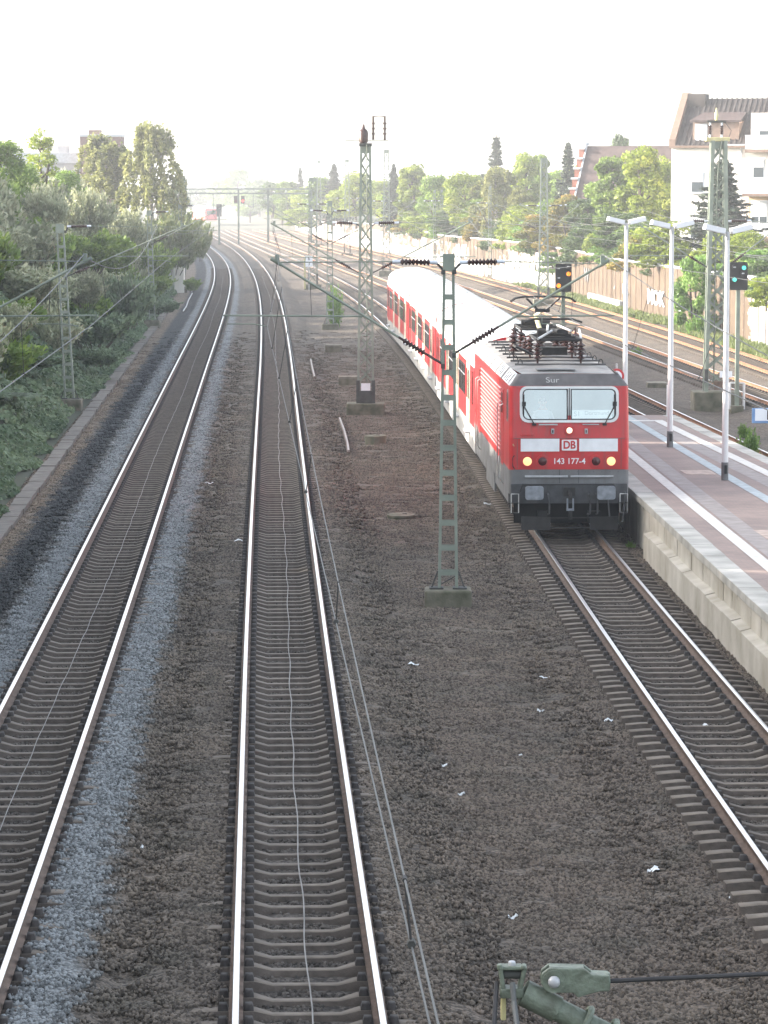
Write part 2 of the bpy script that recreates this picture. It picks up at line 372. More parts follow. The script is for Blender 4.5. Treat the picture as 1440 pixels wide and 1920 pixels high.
def ground_attrs(X,Y):
    d1=X-tx(1,Y); bed=np.zeros_like(X)
    for k in range(1,7): bed=np.maximum(bed,1-smooth(.62,.85,np.abs(X-tx(k,Y))))
    d3=X-tx(3,Y); rust=smooth(-6.2,-4.,d3)*.6; rust=np.where(d3>2.6,.55,rust)
    return {'d1':('POINT',d1),'bed':('POINT',bed),'rusty':('POINT',rust)}
def grid(ys,xl,xr,nc):
    ys=np.asarray(ys,float); u=np.linspace(0,1,nc); XL=xl(ys)[:,None]; XR=xr(ys)[:,None]
    X=XL+(XR-XL)*u[None,:]; Y=np.repeat(ys[:,None],nc,1)
    r,c=np.meshgrid(np.arange(len(ys)-1),np.arange(nc-1),indexing='ij'); a=(r*nc+c).ravel()
    return X,Y,np.stack([a,a+1,a+nc+1,a+nc],1)
ys=np.concatenate([np.arange(-20,20,4),np.arange(20,110,.8),np.arange(110,260,2),np.arange(260,640,6),[640]])
X,Y,Fq=grid(ys,lambda y:tx(1,y)-4.1,lambda y:wallx(y)-.05,170)
V=np.stack([X,Y,gz(X,Y)],-1).reshape(-1,3)
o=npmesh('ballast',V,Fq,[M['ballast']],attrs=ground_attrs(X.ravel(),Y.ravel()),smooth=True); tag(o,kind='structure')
# base earth under everything, out to the horizon
M['earth']=mat('earth',(.085,.085,.055),.95,0,.3,.05,coord='Object')
b=MB(); b.add([(-1500,-200,-.75),(1500,-200,-.75),(1500,4200,-.75),(-1500,4200,-.75)],[(0,1,2,3)],M['earth']); tag(b.build('ground'),kind='structure')
# left embankment and the plateau behind it
M['bank']=mat('bank_soil',(.055,.062,.034),.95,0,.35,.5,.6,6,c2=(.045,.05,.03))
ys=np.concatenate([np.arange(-20,260,2.5),np.arange(260,760,10)])
dd=np.concatenate([np.linspace(3.75,16,40),[20,30,60,140,300]])
D,Y=np.meshgrid(dd,ys); X=tx(1,Y)-D
nr,nc=D.shape; r,c=np.meshgrid(np.arange(nr-1),np.arange(nc-1),indexing='ij'); a=(r*nc+c).ravel()
o=npmesh('embankment',np.stack([X,Y,bankz(D,Y)],-1).reshape(-1,3),np.stack([a+1,a,a+nc,a+nc+1],1),[M['bank']],smooth=True); tag(o,kind='structure')
# raised ground behind the right-hand wall
ys=np.concatenate([np.arange(-20,640,10),np.arange(640,1500,60)]); dd=np.array([.2,2,5,10,20,40,90,200])
D,Y=np.meshgrid(dd,ys); X=wallx(Y)+D; Z=2.95+vnoise(X*.1,Y*.1,5)*.5+0*D
nr,nc=D.shape; r,c=np.meshgrid(np.arange(nr-1),np.arange(nc-1),indexing='ij'); a=(r*nc+c).ravel()
o=npmesh('raised_ground',np.stack([X,Y,Z],-1).reshape(-1,3),np.stack([a,a+1,a+nc+1,a+nc],1),[M['bank']],smooth=True); tag(o,kind='structure')
# ---------------------------------------------------------------- loose ballast stones (uncountable): patches of stones scattered on the near bed
def stone_patch(seed):
    g=np.random.default_rng(seed); n=62; V=[];Fs=[];T=[]
    ico=np.array([(0,0,1),(.89,0,.45),(.28,.85,.45),(-.72,.53,.45),(-.72,-.53,.45),(.28,-.85,.45),(.72,.53,-.45),(-.28,.85,-.45),(-.89,0,-.45),(-.28,-.85,-.45),(.72,-.53,-.45),(0,0,-1)])
    fc=np.array([(0,1,2),(0,2,3),(0,3,4),(0,4,5),(0,5,1),(1,6,2),(2,7,3),(3,8,4),(4,9,5),(5,10,1),(2,6,7),(3,7,8),(4,8,9),(5,9,10),(1,10,6),(6,11,7),(7,11,8),(8,11,9),(9,11,10),(10,11,6)])
    for i in range(n):
        s=g.uniform(.015,.032)*np.array([g.uniform(.9,1.5),g.uniform(.8,1.1),g.uniform(.6,1)])
        v=ico*(1+g.uniform(-.28,.28,(12,1)))*s; q=np.array(Euler(g.uniform(-3,3,3)).to_matrix()); v=v@q.T
        rr=.22*math.sqrt(g.random()); a=g.random()*6.283
        v=v+[rr*math.cos(a),rr*math.sin(a),g.uniform(-.006,.022)]
        Fs.append(fc+12*i); V.append(v); T+=[g.random()]*20
    o=npmesh('stone_patch',np.concatenate(V),np.concatenate(Fs),[M['stone']],attrs={'tint':('FACE',T)},link=False)
    return o
patches=[stone_patch(40+i) for i in range(4)]
ys=np.arange(27,190,.7)
X,Y,Fq=grid(ys,lambda y:np.maximum(-.135*y-1.2,tx(1,y)-3.9),lambda y:np.minimum(.135*y+1.2,tx(3,y)+1.75),110)
Xf=X.ravel();Yf=Y.ravel()
at=ground_attrs(Xf,Yf); onsl=np.zeros_like(Xf)
dens=np.interp(Yf,[27,45,75,110,150,188],[17,16,12,8,4,.3])
at['dens']=('POINT',dens*(1-.62*at['bed'][1]))
o=npmesh('ballast_stones',np.stack([X,Y,gz(X,Y)-.012],-1).reshape(-1,3),Fq,[M['stone']],attrs=at); tag(o,kind='stuff')
ng=bpy.data.node_groups.new('stones','GeometryNodeTree')
ng.interface.new_socket('Geometry',in_out='INPUT',socket_type='NodeSocketGeometry'); ng.interface.new_socket('Geometry',in_out='OUTPUT',socket_type='NodeSocketGeometry')
N=ng.nodes; L=ng.links; gi=N.new('NodeGroupInput'); go=N.new('NodeGroupOutput')
dp=N.new('GeometryNodeDistributePointsOnFaces'); na=N.new('GeometryNodeInputNamedAttribute'); na.data_type='FLOAT'; na.inputs['Name'].default_value='dens'
L.new(gi.outputs[0],dp.inputs['Mesh']); L.new(na.outputs['Attribute'],dp.inputs['Density']); dp.inputs['Seed'].default_value=3
ip=N.new('GeometryNodeInstanceOnPoints'); L.new(dp.outputs['Points'],ip.inputs['Points'])
gg=N.new('GeometryNodeGeometryToInstance')
for p in patches:
    oi=N.new('GeometryNodeObjectInfo'); oi.inputs['Object'].default_value=p; oi.inputs['As Instance'].default_value=True; L.new(oi.outputs['Geometry'],gg.inputs[0])
L.new(gg.outputs[0],ip.inputs['Instance']); ip.inputs['Pick Instance'].default_value=True
rv=N.new('FunctionNodeRandomValue'); rv.data_type='FLOAT_VECTOR'; rv.inputs[0].default_value=(0,0,0); rv.inputs[1].default_value=(0,0,6.283)
L.new(rv.outputs[0],ip.inputs['Rotation']); L.new(ip.outputs[0],go.inputs[0])
md=o.modifiers.new('scatter','NODES'); md.node_group=ng
# ---------------------------------------------------------------- tracks
SLP_sec=[(-1.3,-.20,.145),(-1.05,-.178,.14),(-.55,-.178,.14),(-.36,-.232,.11),(.36,-.232,.11),(.55,-.178,.14),(1.05,-.178,.14),(1.3,-.20,.145)]
def sleeper_geo(full=True):
    V=[];F=[];mi=[]
    for x,z,hw in SLP_sec:
        V+=[(x,-hw,-.40),(x,-hw+.035,z),(x,hw-.035,z),(x,hw,-.40)]
    n=len(SLP_sec)
    for i in range(n-1):
        a=i*4;c=a+4
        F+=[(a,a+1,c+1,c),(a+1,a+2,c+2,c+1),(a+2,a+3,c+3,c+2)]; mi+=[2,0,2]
    F+=[(0,3,2,1),((n-1)*4,(n-1)*4+1,(n-1)*4+2,(n-1)*4+3)]
    mi+=[2,2]
    for sx in(-1,1):
        for e in(-1,1):
            cx=sx*.7525+e*.135; o=len(V)
            for x in(-.055,.055):
                for y in(-.09,.09):
                    V+=[(cx+x,y,-.18),(cx+x*.7,y*.8,-.115)]
            F+=[(o,o+1,o+3,o+2),(o+4,o+6,o+7,o+5),(o,o+4,o+5,o+1),(o+2,o+3,o+7,o+6),(o+1,o+5,o+7,o+3)]; mi+=[1]*5
    return np.array(V),np.array(F),mi
sv_,sf_,smi=sleeper_geo()
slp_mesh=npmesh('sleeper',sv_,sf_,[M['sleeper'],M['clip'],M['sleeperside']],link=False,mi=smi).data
RP=[(-.075,-.172),(-.075,-.160),(-.012,-.140),(-.010,-.052),(-.036,-.038),(-.036,-.006),(-.026,0),(.026,0),(.036,-.006),(.036,-.038),(.010,-.052),(.012,-.140),(.075,-.160),(.075,-.172)]
def sweep_rail(name,k,off,parent,y0,y1,rustm,headm=None):
    ys=np.concatenate([np.arange(y0,min(y1,260),2.),np.arange(260,y1+1,5.)]) if y1>260 else np.arange(y0,y1+.1,2.)
    x=tx(k,ys); s=(tx(k,ys+.5)-tx(k,ys-.5)); nrm=np.stack([np.ones_like(s),-s],1)/np.sqrt(1+s*s)[:,None]
    P=np.array(RP); n=len(P)
    V=np.zeros((len(ys),n,3))
    V[:,:,0]=x[:,None]+nrm[:,0:1]*(off+P[None,:,0]); V[:,:,1]=ys[:,None]+nrm[:,1:2]*(off+P[None,:,0]); V[:,:,2]=P[None,:,1]
    F=[];mi=[]
    i=np.arange(len(ys)-1)
    for j in range(n):
        j2=(j+1)%n; F.append(np.stack([i*n+j,i*n+j2,(i+1)*n+j2,(i+1)*n+j],1)); mi+= [0 if j in(5,6,7) else 1]*len(i)
    o=npmesh(name,V.reshape(-1,3),np.concatenate(F),[headm or M['steel'],rustm],parent,mi=mi); return o
TL={1:'leftmost railway track, curving away beside the ivy bank and flanked by blue grey stone',
    2:'second railway track from the left, empty, with a wavy pale cable down its middle',
    3:'railway track under the red train, rust brown sleepers beside the platform wall',
    4:'railway track running along the far side of the platform',
    5:'sunlit railway track just beyond the tall lattice mast with the signals',
    6:'rusty railway track nearest the graffiti wall'}
for k in range(1,7):
    t=thing('railway_track',TL[k],'railway track',(0,0,0),0,'railway tracks of the cutting')
    y0={1:16,2:16,3:16,4:30,5:50,6:50}[k]
    for s in(-1,1): sweep_rail('rail',k,s*.7525,t,y0,620,M['rust'] if k<3 else M['rust_light'] if k>3 else M['rust'],M['rust_light'] if k==6 else None)
    first={1:29.,2:27.,3:37.}.get(k); ind=100 if k<3 else 66
    yy=16.; restV=[];restF=[];rm=[]; cnt=0
    step=.6 if k<4 else .64
    L=[]
    while yy<(430 if k>3 else 330):
        L.append(yy); dx=tdir(k,yy); yy+=step/math.sqrt(1+dx*dx)
    for q in L:
        a=-math.atan(tdir(k,q)); x=float(tx(k,q))
        # near ones are parts of their own, the rest one mesh
        if first and q>=first and cnt<ind:
            o=bpy.data.objects.new('sleeper',slp_mesh); col.objects.link(o); o.parent=t; o.location=(x,q,random.uniform(-.014,.005)); o.rotation_euler=(random.uniform(-.03,.03),random.uniform(-.006,.006),math.atan(-tdir(k,q))+random.uniform(-.012,.012)); o.location.y+=random.uniform(-.025,.025); cnt+=1
        else:
            ca,sa=math.cos(a),math.sin(a); v=sv_.copy(); v[:,0]=sv_[:,0]*ca-sv_[:,1]*sa+x; v[:,1]=sv_[:,0]*sa+sv_[:,1]*ca+q
            restF.append(sf_+len(restV)*len(sv_)); restV.append(v); rm+=smi
    tag(npmesh('sleeper',np.concatenate(restV),np.concatenate(restF),[M['sleeper'],M['clip'],M['sleeperside']],t,mi=rm),kind='stuff')
# cables lying in the middle of tracks 1 and 2
for k,lab,wv in((1,'thin straight cable lying along the middle of the leftmost track',.006),(2,'thin wavy pale cable lying along the middle of the second track',.015)):
    yy=np.arange(18,300,.35); pts=[]
    ph=0
    for q in yy:
        ph+=random.uniform(.2,.75); xw=wv*math.sin(ph)+.04*math.sin(q*.11)
        pts.append((float(tx(k,q))+xw+(.05 if k==2 else .02),q,-.195+.01*math.sin(ph*1.7)+(.012 if k==2 else 0)))
    b=MB(); b.tube(pts,.009 if k==2 else .007,M['cable'],5); tag(b.build('track_cable',None,True),lab,'cable')
# cable trough (concrete lids) at the foot of the bank
b=MB(); ys=np.arange(30,240,1.)
for i,q in enumerate(ys):
    x=float(tx(1,q))-3.32-.25*smooth(80,200,q); a=-math.atan(tdir(1,q)); j=random.uniform(-.02,.02)
    b.box((x+j,q,-.395+random.uniform(-.02,.015)),(.46+random.uniform(-.03,.03),.975,.16),M['trough'],Matrix.Rotation(a,3,'Z'))
tag(b.build('cable_trough',None,False,.012),'row of flat concrete cable trough lids along the foot of the ivy bank','cable trough')
# ---------------------------------------------------------------- the red locomotive
def on_track(k,ya,yb):
    xa,xb=float(tx(k,ya)),float(tx(k,yb)); return (xa,ya,0),-math.atan2(xb-xa,yb-ya)
loc,rz=on_track(3,74.5,90.)
loco=thing('locomotive','red electric locomotive with lit headlamps leading the train beside the platform','locomotive',loc,rz)
LEN=15.4
def yl(z): return .13*max(0,(z-2.35)/1.27) if z<=3.62 else .13+.29*(z-3.62)/.28
def lbody():
    b=MB(); rows=[.98,1.24,1.58,2.35,2.80,3.56,3.62,3.9]; hw=[1.46,1.47,1.47,1.47,1.465,1.46,1.455,1.24]
    rm=[M['locogrey'],M['locogrey'],M['red'],M['red'],M['red'],M['red'],M['roofdark']]
    # front cap, with two windscreen openings
    for i in range(len(rows)-1):
        z0,z1=rows[i],rows[i+1]; y0,y1=yl(z0),yl(z1); a0,a1=hw[i]-.10,hw[i+1]-.10
        cols=[-9,-1.10,-.05,.05,1.10,9]
        for j in range(5):
            if i==4 and j in(1,3): continue
            c0=[max(-a0,min(a0,cols[j])),max(-a0,min(a0,cols[j+1]))]; c1=[max(-a1,min(a1,cols[j])),max(-a1,min(a1,cols[j+1]))]
            b.add([(c0[0],y0,z0),(c0[1],y0,z0),(c1[1],y1,z1),(c1[0],y1,z1)],[(0,1,2,3)],rm[i])
        for s in(-1,1):     # rounded corner
            pr=None
            for t in range(5):
                an=t/4*math.pi/2; q0=(s*(a0+.10*math.sin(an)),y0+.14*(1-math.cos(an)),z0); q1=(s*(a1+.10*math.sin(an)),y1+.14*(1-math.cos(an)),z1)
                if pr: b.add([pr[0],q0,q1,pr[1]],[(0,1,2,3)],rm[i] if i<6 else M['roofdark'])
                pr=(q0,q1)
            sm=rm[i] if i<6 else M['galv']
            if i==6: b.add([pr[0],(s*a0+s*.1,LEN,z0),(s*a1+s*.1,LEN,z1),pr[1]],[(0,1,2,3)],sm)
            else: b.add([pr[0],(s*(a0+.1),LEN,z0),(s*(a1+.1),LEN,z1),pr[1]],[(0,1,2,3)],sm)
        b.add([(-hw[i],LEN,z0),(hw[i],LEN,z0),(hw[i+1],LEN,z1),(-hw[i+1],LEN,z1)],[(0,1,2,3)],rm[i])
    return b.build('body',loco,False)
lb=lbody()
# skirts and side grey lower band
b=MB()
for s in(-1,1):
    b.box((s*1.43,3.0,.86),(.06,5.2,.26),M['locogrey']); b.box((s*1.43,12.2,.86),(.06,5.2,.26),M['locogrey']); b.box((s*1.43,7.7,.72),(.06,3.6,.52),M['locogrey'])
b.build('skirt',loco,False,.01)
# roof
b=MB()
prof=[(-1.24,3.9),(-.85,3.965),(0,4.0),(.85,3.965),(1.24,3.9)]; pf=[(-1.14,3.9),(-.8,3.905),(0,3.91),(.8,3.905),(1.14,3.9)]
sec=[(.42,pf),(2.75,prof),(LEN,prof)]
for (ya,pa),(yb,pb) in zip(sec,sec[1:]):
    for i in range(4): b.add([(pa[i][0],ya,pa[i][1]),(pa[i+1][0],ya,pa[i+1][1]),(pb[i+1][0],yb,pb[i+1][1]),(pb[i][0],yb,pb[i][1])],[(0,1,2,3)],M['roofgrey'])
for q in(1.0,):
    b.box((-.25,1.2,3.965),(.95,.5,.03),M['locogrey'])
for q in(2.72,4.4,5.9,7.6,9.2,10.8,12.5,14.1): b.box((0,q,4.0),(2.3,.045,.05),M['roofdark'])
for q in(2.0,6.5,8.6): b.box((.1,q+6,4.03),(1.3,1.2,.10),M['roofgrey'])
roof=b.build('roof',loco,False,.006)
b=MB()
for q in(2.72,4.4,5.9,7.6,9.2,12.5):
    for x in(-1.02,1.02):
        b.tube([(x+.055*math.cos(t),q,4.02+.11*math.sin(t)) for t in np.linspace(0,math.pi,7)],.013,M['black'],5)
b.build('lifting_eye',roof)
# slanted roof-side panels with dark gaps
for i,q in enumerate((1.9,4.4,6.9,9.4,11.9)):
    for s in(-1,1):
        b=MB()
        def S(u,y,o): return (s*(1.455-.215*u+.012+o*.8),y,3.62+.28*u+o*.6)
        b.add([S(.06,q-.95,.012),S(.06,q+.95,.012),S(.94,q+.95,.012),S(.94,q-.95,.012)],[(0,1,2,3)],M['white'])
        for t in(-.5,-.05,.4): b.bar(S(.12,q+t,.02),S(.88,q+t,.02),.03,.02,M['locogrey'])
        b.add([S(.0,q+.95,.006),S(.0,q+1.5,.006),S(1,q+1.5,.006),S(1,q+.95,.006)],[(0,1,2,3)],M['roofdark'])
        b.build('roof_panel',loco)
# corrugated side ribs
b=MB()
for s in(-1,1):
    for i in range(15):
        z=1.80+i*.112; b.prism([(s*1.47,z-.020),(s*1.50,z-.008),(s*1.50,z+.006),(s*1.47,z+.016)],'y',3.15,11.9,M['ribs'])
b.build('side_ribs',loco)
# windscreens
def rr(x0,x1,z0,z1,rs,n=5):
    out=[]
    for (cx,cz,a0,r) in ((x1-rs[0],z0+rs[0],-90,rs[0]),(x1-rs[1],z1-rs[1],0,rs[1]),(x0+rs[2],z1-rs[2],90,rs[2]),(x0+rs[3],z0+rs[3],180,rs[3])):
        for t in range(n): an=R(a0+90*t/(n-1)); out.append((cx+r*math.cos(an),cz+r*math.sin(an)))
    return out
def ring(b,po,pi,d0,d1,m):
    n=len(po); P=lambda p,d:(p[0],yl(p[1])-d,p[1])
    for i in range(n):
        j=(i+1)%n
        b.add([P(po[i],d1),P(po[j],d1),P(pi[j],d1),P(pi[i],d1)],[(0,1,2,3)],m)
        b.add([P(po[i],d0),P(po[j],d0),P(po[j],d1),P(po[i],d1)],[(0,1,2,3)],m)
        b.add([P(pi[i],d0),P(pi[j],d0),P(pi[j],d1),P(pi[i],d1)],[(0,1,2,3)],m)
b=MB()
ring(b,rr(-1.21,1.21,2.735,3.615,(.2,.17,.17,.2)),rr(-1.145,1.145,2.795,3.555,(.16,.13,.13,.16)),-.02,.03,M['frame'])
b.build('windscreen_frame',loco)
for s in(-1,1):
    x0,x1=(-1.145,-.035) if s<0 else (.035,1.145)
    big,sm=.16,.03
    rs=(sm,sm,.13,big) if s<0 else (big,.13,sm,sm)
    po=rr(x0,x1,2.795,3.555,rs); pi=rr(x0+.028,x1-.028,2.82,3.53,tuple(max(.02,q-.02) for q in rs))
    b=MB(); ring(b,po,pi,-.02,.022,M['black'])
    ws=b.build('windscreen',loco)
    b=MB(); b.add([(p[0],yl(p[1])-.004,p[1]) for p in pi],[tuple(range(len(pi)))],M['glass']); b.build('glass_pane',ws)
b=MB(); b.box((0,yl(3.17)-.012,3.17),(.075,.03,.76),M['frame']); b.box((0,yl(3.17)-.03,3.17),(.02,.02,.80),M['black']); b.build('window_divider',loco)
# wipers
for s in(-1,1):
    b=MB(); b.tube([(s*.86,-.03,2.70),(s*1.11,yl(3.2)-.07,3.14)],.014,M['black'],5); b.tube([(s*1.115,yl(2.95)-.05,2.92),(s*1.105,yl(3.3)-.05,3.42)],.011,M['black'],5)
    b.box((s*1.11,yl(3.2)-.06,3.19),(.09,.05,.11),M['black']); b.box((s*.86,-.02,2.69),(.1,.07,.05),M['black'])
    b.build('wiper',loco)
b=MB(); b.box((-.52,-.03,2.69),(.46,.04,.03),M['galv']); b.build('washer_bar',loco); b=MB(); b.box((.52,-.02,2.69),(.4,.03,.024),M['galv']); b.build('washer_bar',loco)
b=MB()
for z in(1.583,2.352): b.box((0,yl(z)-.003,z),(2.72,.008,.012),M['roofdark'])
for s in(-1,1): b.box((s*1.27,-.003,1.98),(.010,.008,.72),M['roofdark']); b.box((s*.235,-.003,1.42),(.010,.008,.34),M['black'])
for x in np.arange(-1.2,1.21,.2): b.box((x,-.004,1.53),(.02,.01,.02),M['roofdark'])
b.build('panel_seam',loco)
# cab interior
b=MB()
b.add([(-1.3,1.9,1.6),(1.3,1.9,1.6),(1.3,1.9,3.6),(-1.3,1.9,3.6)],[(0,1,2,3)],M['cabin'])
b.add([(-1.3,.05,2.6),(1.3,.05,2.6),(1.3,.75,2.62),(-1.3,.75,2.62)],[(0,1,2,3)],M['cabin'])
b.add([(-1.3,.1,3.6),(1.3,.1,3.6),(1.3,1.9,3.6),(-1.3,1.9,3.6)],[(0,1,2,3)],M['cabin'])
b.build('cab_interior',loco)
# destination display behind the right pane
b=MB(); b.box((.57,.16,2.93),(.98,.03,.20),M['screen']); ds=b.build('destination_display',loco)
t=text('S1',.17,M['ltext'],ds,ext=.002); t.location=(.20,.14,2.93); t.rotation_euler=(math.pi/2,0,0)
t=text('Dortmund',.14,M['ltext'],ds,ext=.002); t.location=(.68,.14,2.955); t.rotation_euler=(math.pi/2,0,0)
# graffiti on the roof front
t=text('Sur',.25,M['coachskirt'],loco,'graffiti',ext=.001); t.location=(-.40,yl(3.75)-.012,3.755); t.rotation_euler=(math.pi/2-R(46),0,0)
# lamps
def disc(b,x,z,r,y0,y1,m,n=20): b.tube([(x,y0,z),(x,y1,z)],r,m,n)
def lampp(name,x,z,r,m,ringm):
    b=MB(); disc(b,x,z,r+.028,.03,-.035,ringm); o=b.build(name,loco,True)
    b=MB(); b.lathe((x,-.03,z),(x,-1,z),[(0,r*.86),(.012,r*.84),(.03,r*.6),(.038,r*.25)],m,20); b.build('lens',o,True)
for s in(-1,1):
    lampp('headlight',s*1.025,1.79,.125,M['lamp_on'],M['red']); lampp('tail_light',s*.655,1.79,.125,M['lampred'],M['red'])
lampp('headlight',0,2.545,.085,M['lamp_white'],M['red'])
for s in(-1,1):
    b=MB(); b.box((s*.41,-.02,2.525),(.075,.05,.13),M['galv']); b.box((s*.41,-.05,2.525),(.03,.02,.07),M['black']); b.build('socket_box',loco,False,.01)
# white bars, logo plate and number
for s in(-1,1):
    b=MB(); b.box((s*.715,-.006,2.185),(.945,.016,.31),M['white']); b.build('white_bar',loco)
b=MB(); b.prism([(x,z+2.185) for x,z in rr(-.205,.205,-.15,.15,(.03,)*4)],'y',.0,-.016,M['red'])
lg=b.build('logo_plate',loco)
b=MB(); b.prism([(x,z+2.185) for x,z in rr(-.185,.185,-.132,.132,(.025,)*4)],'y',-.016,-.022,M['white'])
b.build('logo_field',lg)
t=text('DB',.265,M['red'],lg,ext=.003,bold=.008); t.location=(0,-.026,2.183); t.rotation_euler=(math.pi/2,0,0); t.scale=(.88,1,1)
t=text('143 177-4',.20,M['white'],loco,'number_lettering',ext=.003,bold=.002); t.location=(0,-.006,1.785); t.rotation_euler=(math.pi/2,0,0); t.scale=(.98,1,1)
b=MB(); b.tube([(-1.18,-.005,2.435),(-1.16,-.05,2.43),(-.92,-.05,2.43),(-.90,-.005,2.435)],.012,M['red'],6); b.build('handrail',loco)
b=MB(); b.add([(-1.40,.01,2.16),(-1.34,-.006,2.16),(-1.37,-.004,2.23)],[(0,1,2)],M['yellow']); b.build('warning_triangle',loco)
b=MB(); b.tube([(-1.34,.0,1.93),(-1.385,-.05,1.88),(-1.385,-.05,1.68),(-1.33,-.01,1.60)],.012,M['black'],6); b.build('handrail',loco)
# front lower part
b=MB()
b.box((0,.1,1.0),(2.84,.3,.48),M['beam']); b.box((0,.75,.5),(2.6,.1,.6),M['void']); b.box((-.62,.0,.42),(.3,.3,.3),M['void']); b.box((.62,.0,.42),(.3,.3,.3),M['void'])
b.box((-.56,-.03,1.42),(1.05,.05,.045),M['galv']); b.box((.56,-.03,1.42),(1.05,.05,.045),M['galv'])
b.tube([(-1.2,-.08,1.05),(-1.15,-.08,1.225),(1.1,-.08,1.225),(1.13,-.08,1.1)],.02,M['black'],6)
b.build('buffer_beam',loco,False,.008)
for s in(-1,1):
    b=MB(); b.tube([(s*.875,.0,1.05),(s*.875,-.34,1.05)],[.14,.11],M['under'],14)
    b.prism([(s*.875+x,1.05+z) for x,z in rr(-.225,.225,-.17,.17,(.07,)*4)],'y',-.36,-.42,M['buffer']); b.build('buffer',loco,False,.01)
b=MB(); b.box((0,-.08,1.05),(.28,.12,.22),M['under']); b.tube([(0,-.1,1.06),(0,-.36,1.0),(0,-.42,.9)],.045,M['under'],8)
b.box((-.07,-.4,.78),(.035,.06,.26),M['buffer']); b.box((.07,-.4,.78),(.035,.06,.26),M['buffer']); b.box((0,-.4,.64),(.18,.08,.05),M['buffer']); b.tube([(0,-.4,.62),(0,-.4,.40)],.05,M['under'],8)
b.build('screw_coupling',loco)
for x in(-.52,.48,.66):
    b=MB(); b.tube([(x,-.05,1.0),(x,-.22,.98),(x+.02,-.25,.75),(x+.02,-.18,.52),(x-.03,-.1,.5)],.026,M['hose'],8); b.build('air_hose',loco,True)
b=MB(); b.tube([(.95,-.05,.85),(.98,-.2,.45),(1.15,-.25,.28),(1.3,-.2,.33),(1.36,-.1,.8),(1.36,-.1,1.05)],.02,M['hose'],7); b.build('heating_cable',loco,True)
b=MB()
for s in(-1,1):
    b.add([(s*1.18,-.28,.46),(s*.48,-.42,.46),(s*.48,-.42,.14),(s*1.18,-.28,.14),(s*1.18,-.24,.46),(s*.48,-.38,.46),(s*.48,-.38,.14),(s*1.18,-.24,.14)],[(0,1,2,3),(4,5,6,7),(0,1,5,4),(2,3,7,6),(0,3,7,4),(1,2,6,5)],M['under'])
b.box((0,-.38,.20),(.98,.03,.03),M['under']); b.box((0,-.38,.44),(.98,.03,.03),M['under'])
b.build('snow_plough',loco)
b=MB()       # foot step frame on the left corner
for s in(-1,1):
    x=s*1.33
    b.tube([(x-.09,-.12,1.0),(x-.09,-.12,.52),(x+.09,-.12,.52),(x+.09,-.12,1.0),(x-.09,-.12,1.0)],.015,M['ironlight'],6); b.box((x,-.08,.53),(.2,.2,.02),M['under']); b.box((x,-.08,.78),(.2,.14,.02),M['under'])
b.build('foot_step',loco)
# side windows, doors and handrails
for s in(-1,1):
    b=MB(); b.prism(rr(.52,.86,2.72,3.5,(.1,)*4),'x',s*1.46,s*1.478,M['coachskirt']); o=b.build('side_window',loco)
    b=MB(); b.prism(rr(.57,.81,2.78,3.44,(.08,)*4),'x',s*1.478,s*1.484,M['darkglass']); b.build('pane',o)
    for q in(2.2,12.2):
        b=MB(); b.box((s*1.473,q+.4,2.45),(.012,.74,1.9),M['red']); b.box((s*1.48,q+.4,3.05),(.012,.36,.5),M['darkglass']); b.build('side_door',loco)
        for e in(-.06,.92):
            b=MB(); b.tube([(s*1.48,q+e,3.05),(s*1.56,q+e,3.0),(s*1.56,q+e,1.15),(s*1.48,q+e,1.05)],.02,M['ironlight'],6); b.build('handrail',loco)
# bogies
def wheel(b,x,y,r,m1,m2):
    b.tube([(x-.07,y,r),(x+.07,y,r)],r,m1,24); b.tube([(x-.10,y,r),(x+.10,y,r)],r*.25,m2,12)
def bogie(parent,yc,wb,r=.58,springs=True):
    b=MB(); 
    for s in(-1,1):
        b.box((s*1.06,yc,.72),(.14,wb+1.3,.26),M['under']); b.box((s*1.04,yc,.48),(.16,1.2,.3),M['under'])
        for e in(-1,1): b.box((s*1.1,yc+e*wb/2,.56),(.22,.42,.36),M['under'])
    b.box((0,yc,.7),(1.9,1.2,.35),M['under'])
    o=b.build('bogie',parent,False,.015)
    for e in(-1,1):
        b=MB(); wheel(b,-.75,yc+e*wb/2,r,M['under'],M['buffer']); wheel(b,.75,yc+e*wb/2,r,M['under'],M['buffer']); b.tube([(-.7,yc+e*wb/2,r),(.7,yc+e*wb/2,r)],.08,M['under'],10); b.build('wheelset',o,True)
    if springs:
        for s in(-1,1):
            for e in(-.35,.35):
                b=MB(); th=np.linspace(0,7*2*math.pi,90); b.tube([(s*1.2+.10*math.cos(t),yc+e*wb+.10*math.sin(t),.55+.42*t/th[-1]) for t in th],.022,M['ironlight'],5); b.build('coil_spring',o,True)
    return o
bogie(loco,3.2,3.3,.6); bogie(loco,12.2,3.3,.6)
b=MB(); b.box((0,7.7,.62),(2.4,3.0,.7),M['under']); b.build('underframe_box',loco,False,.02)
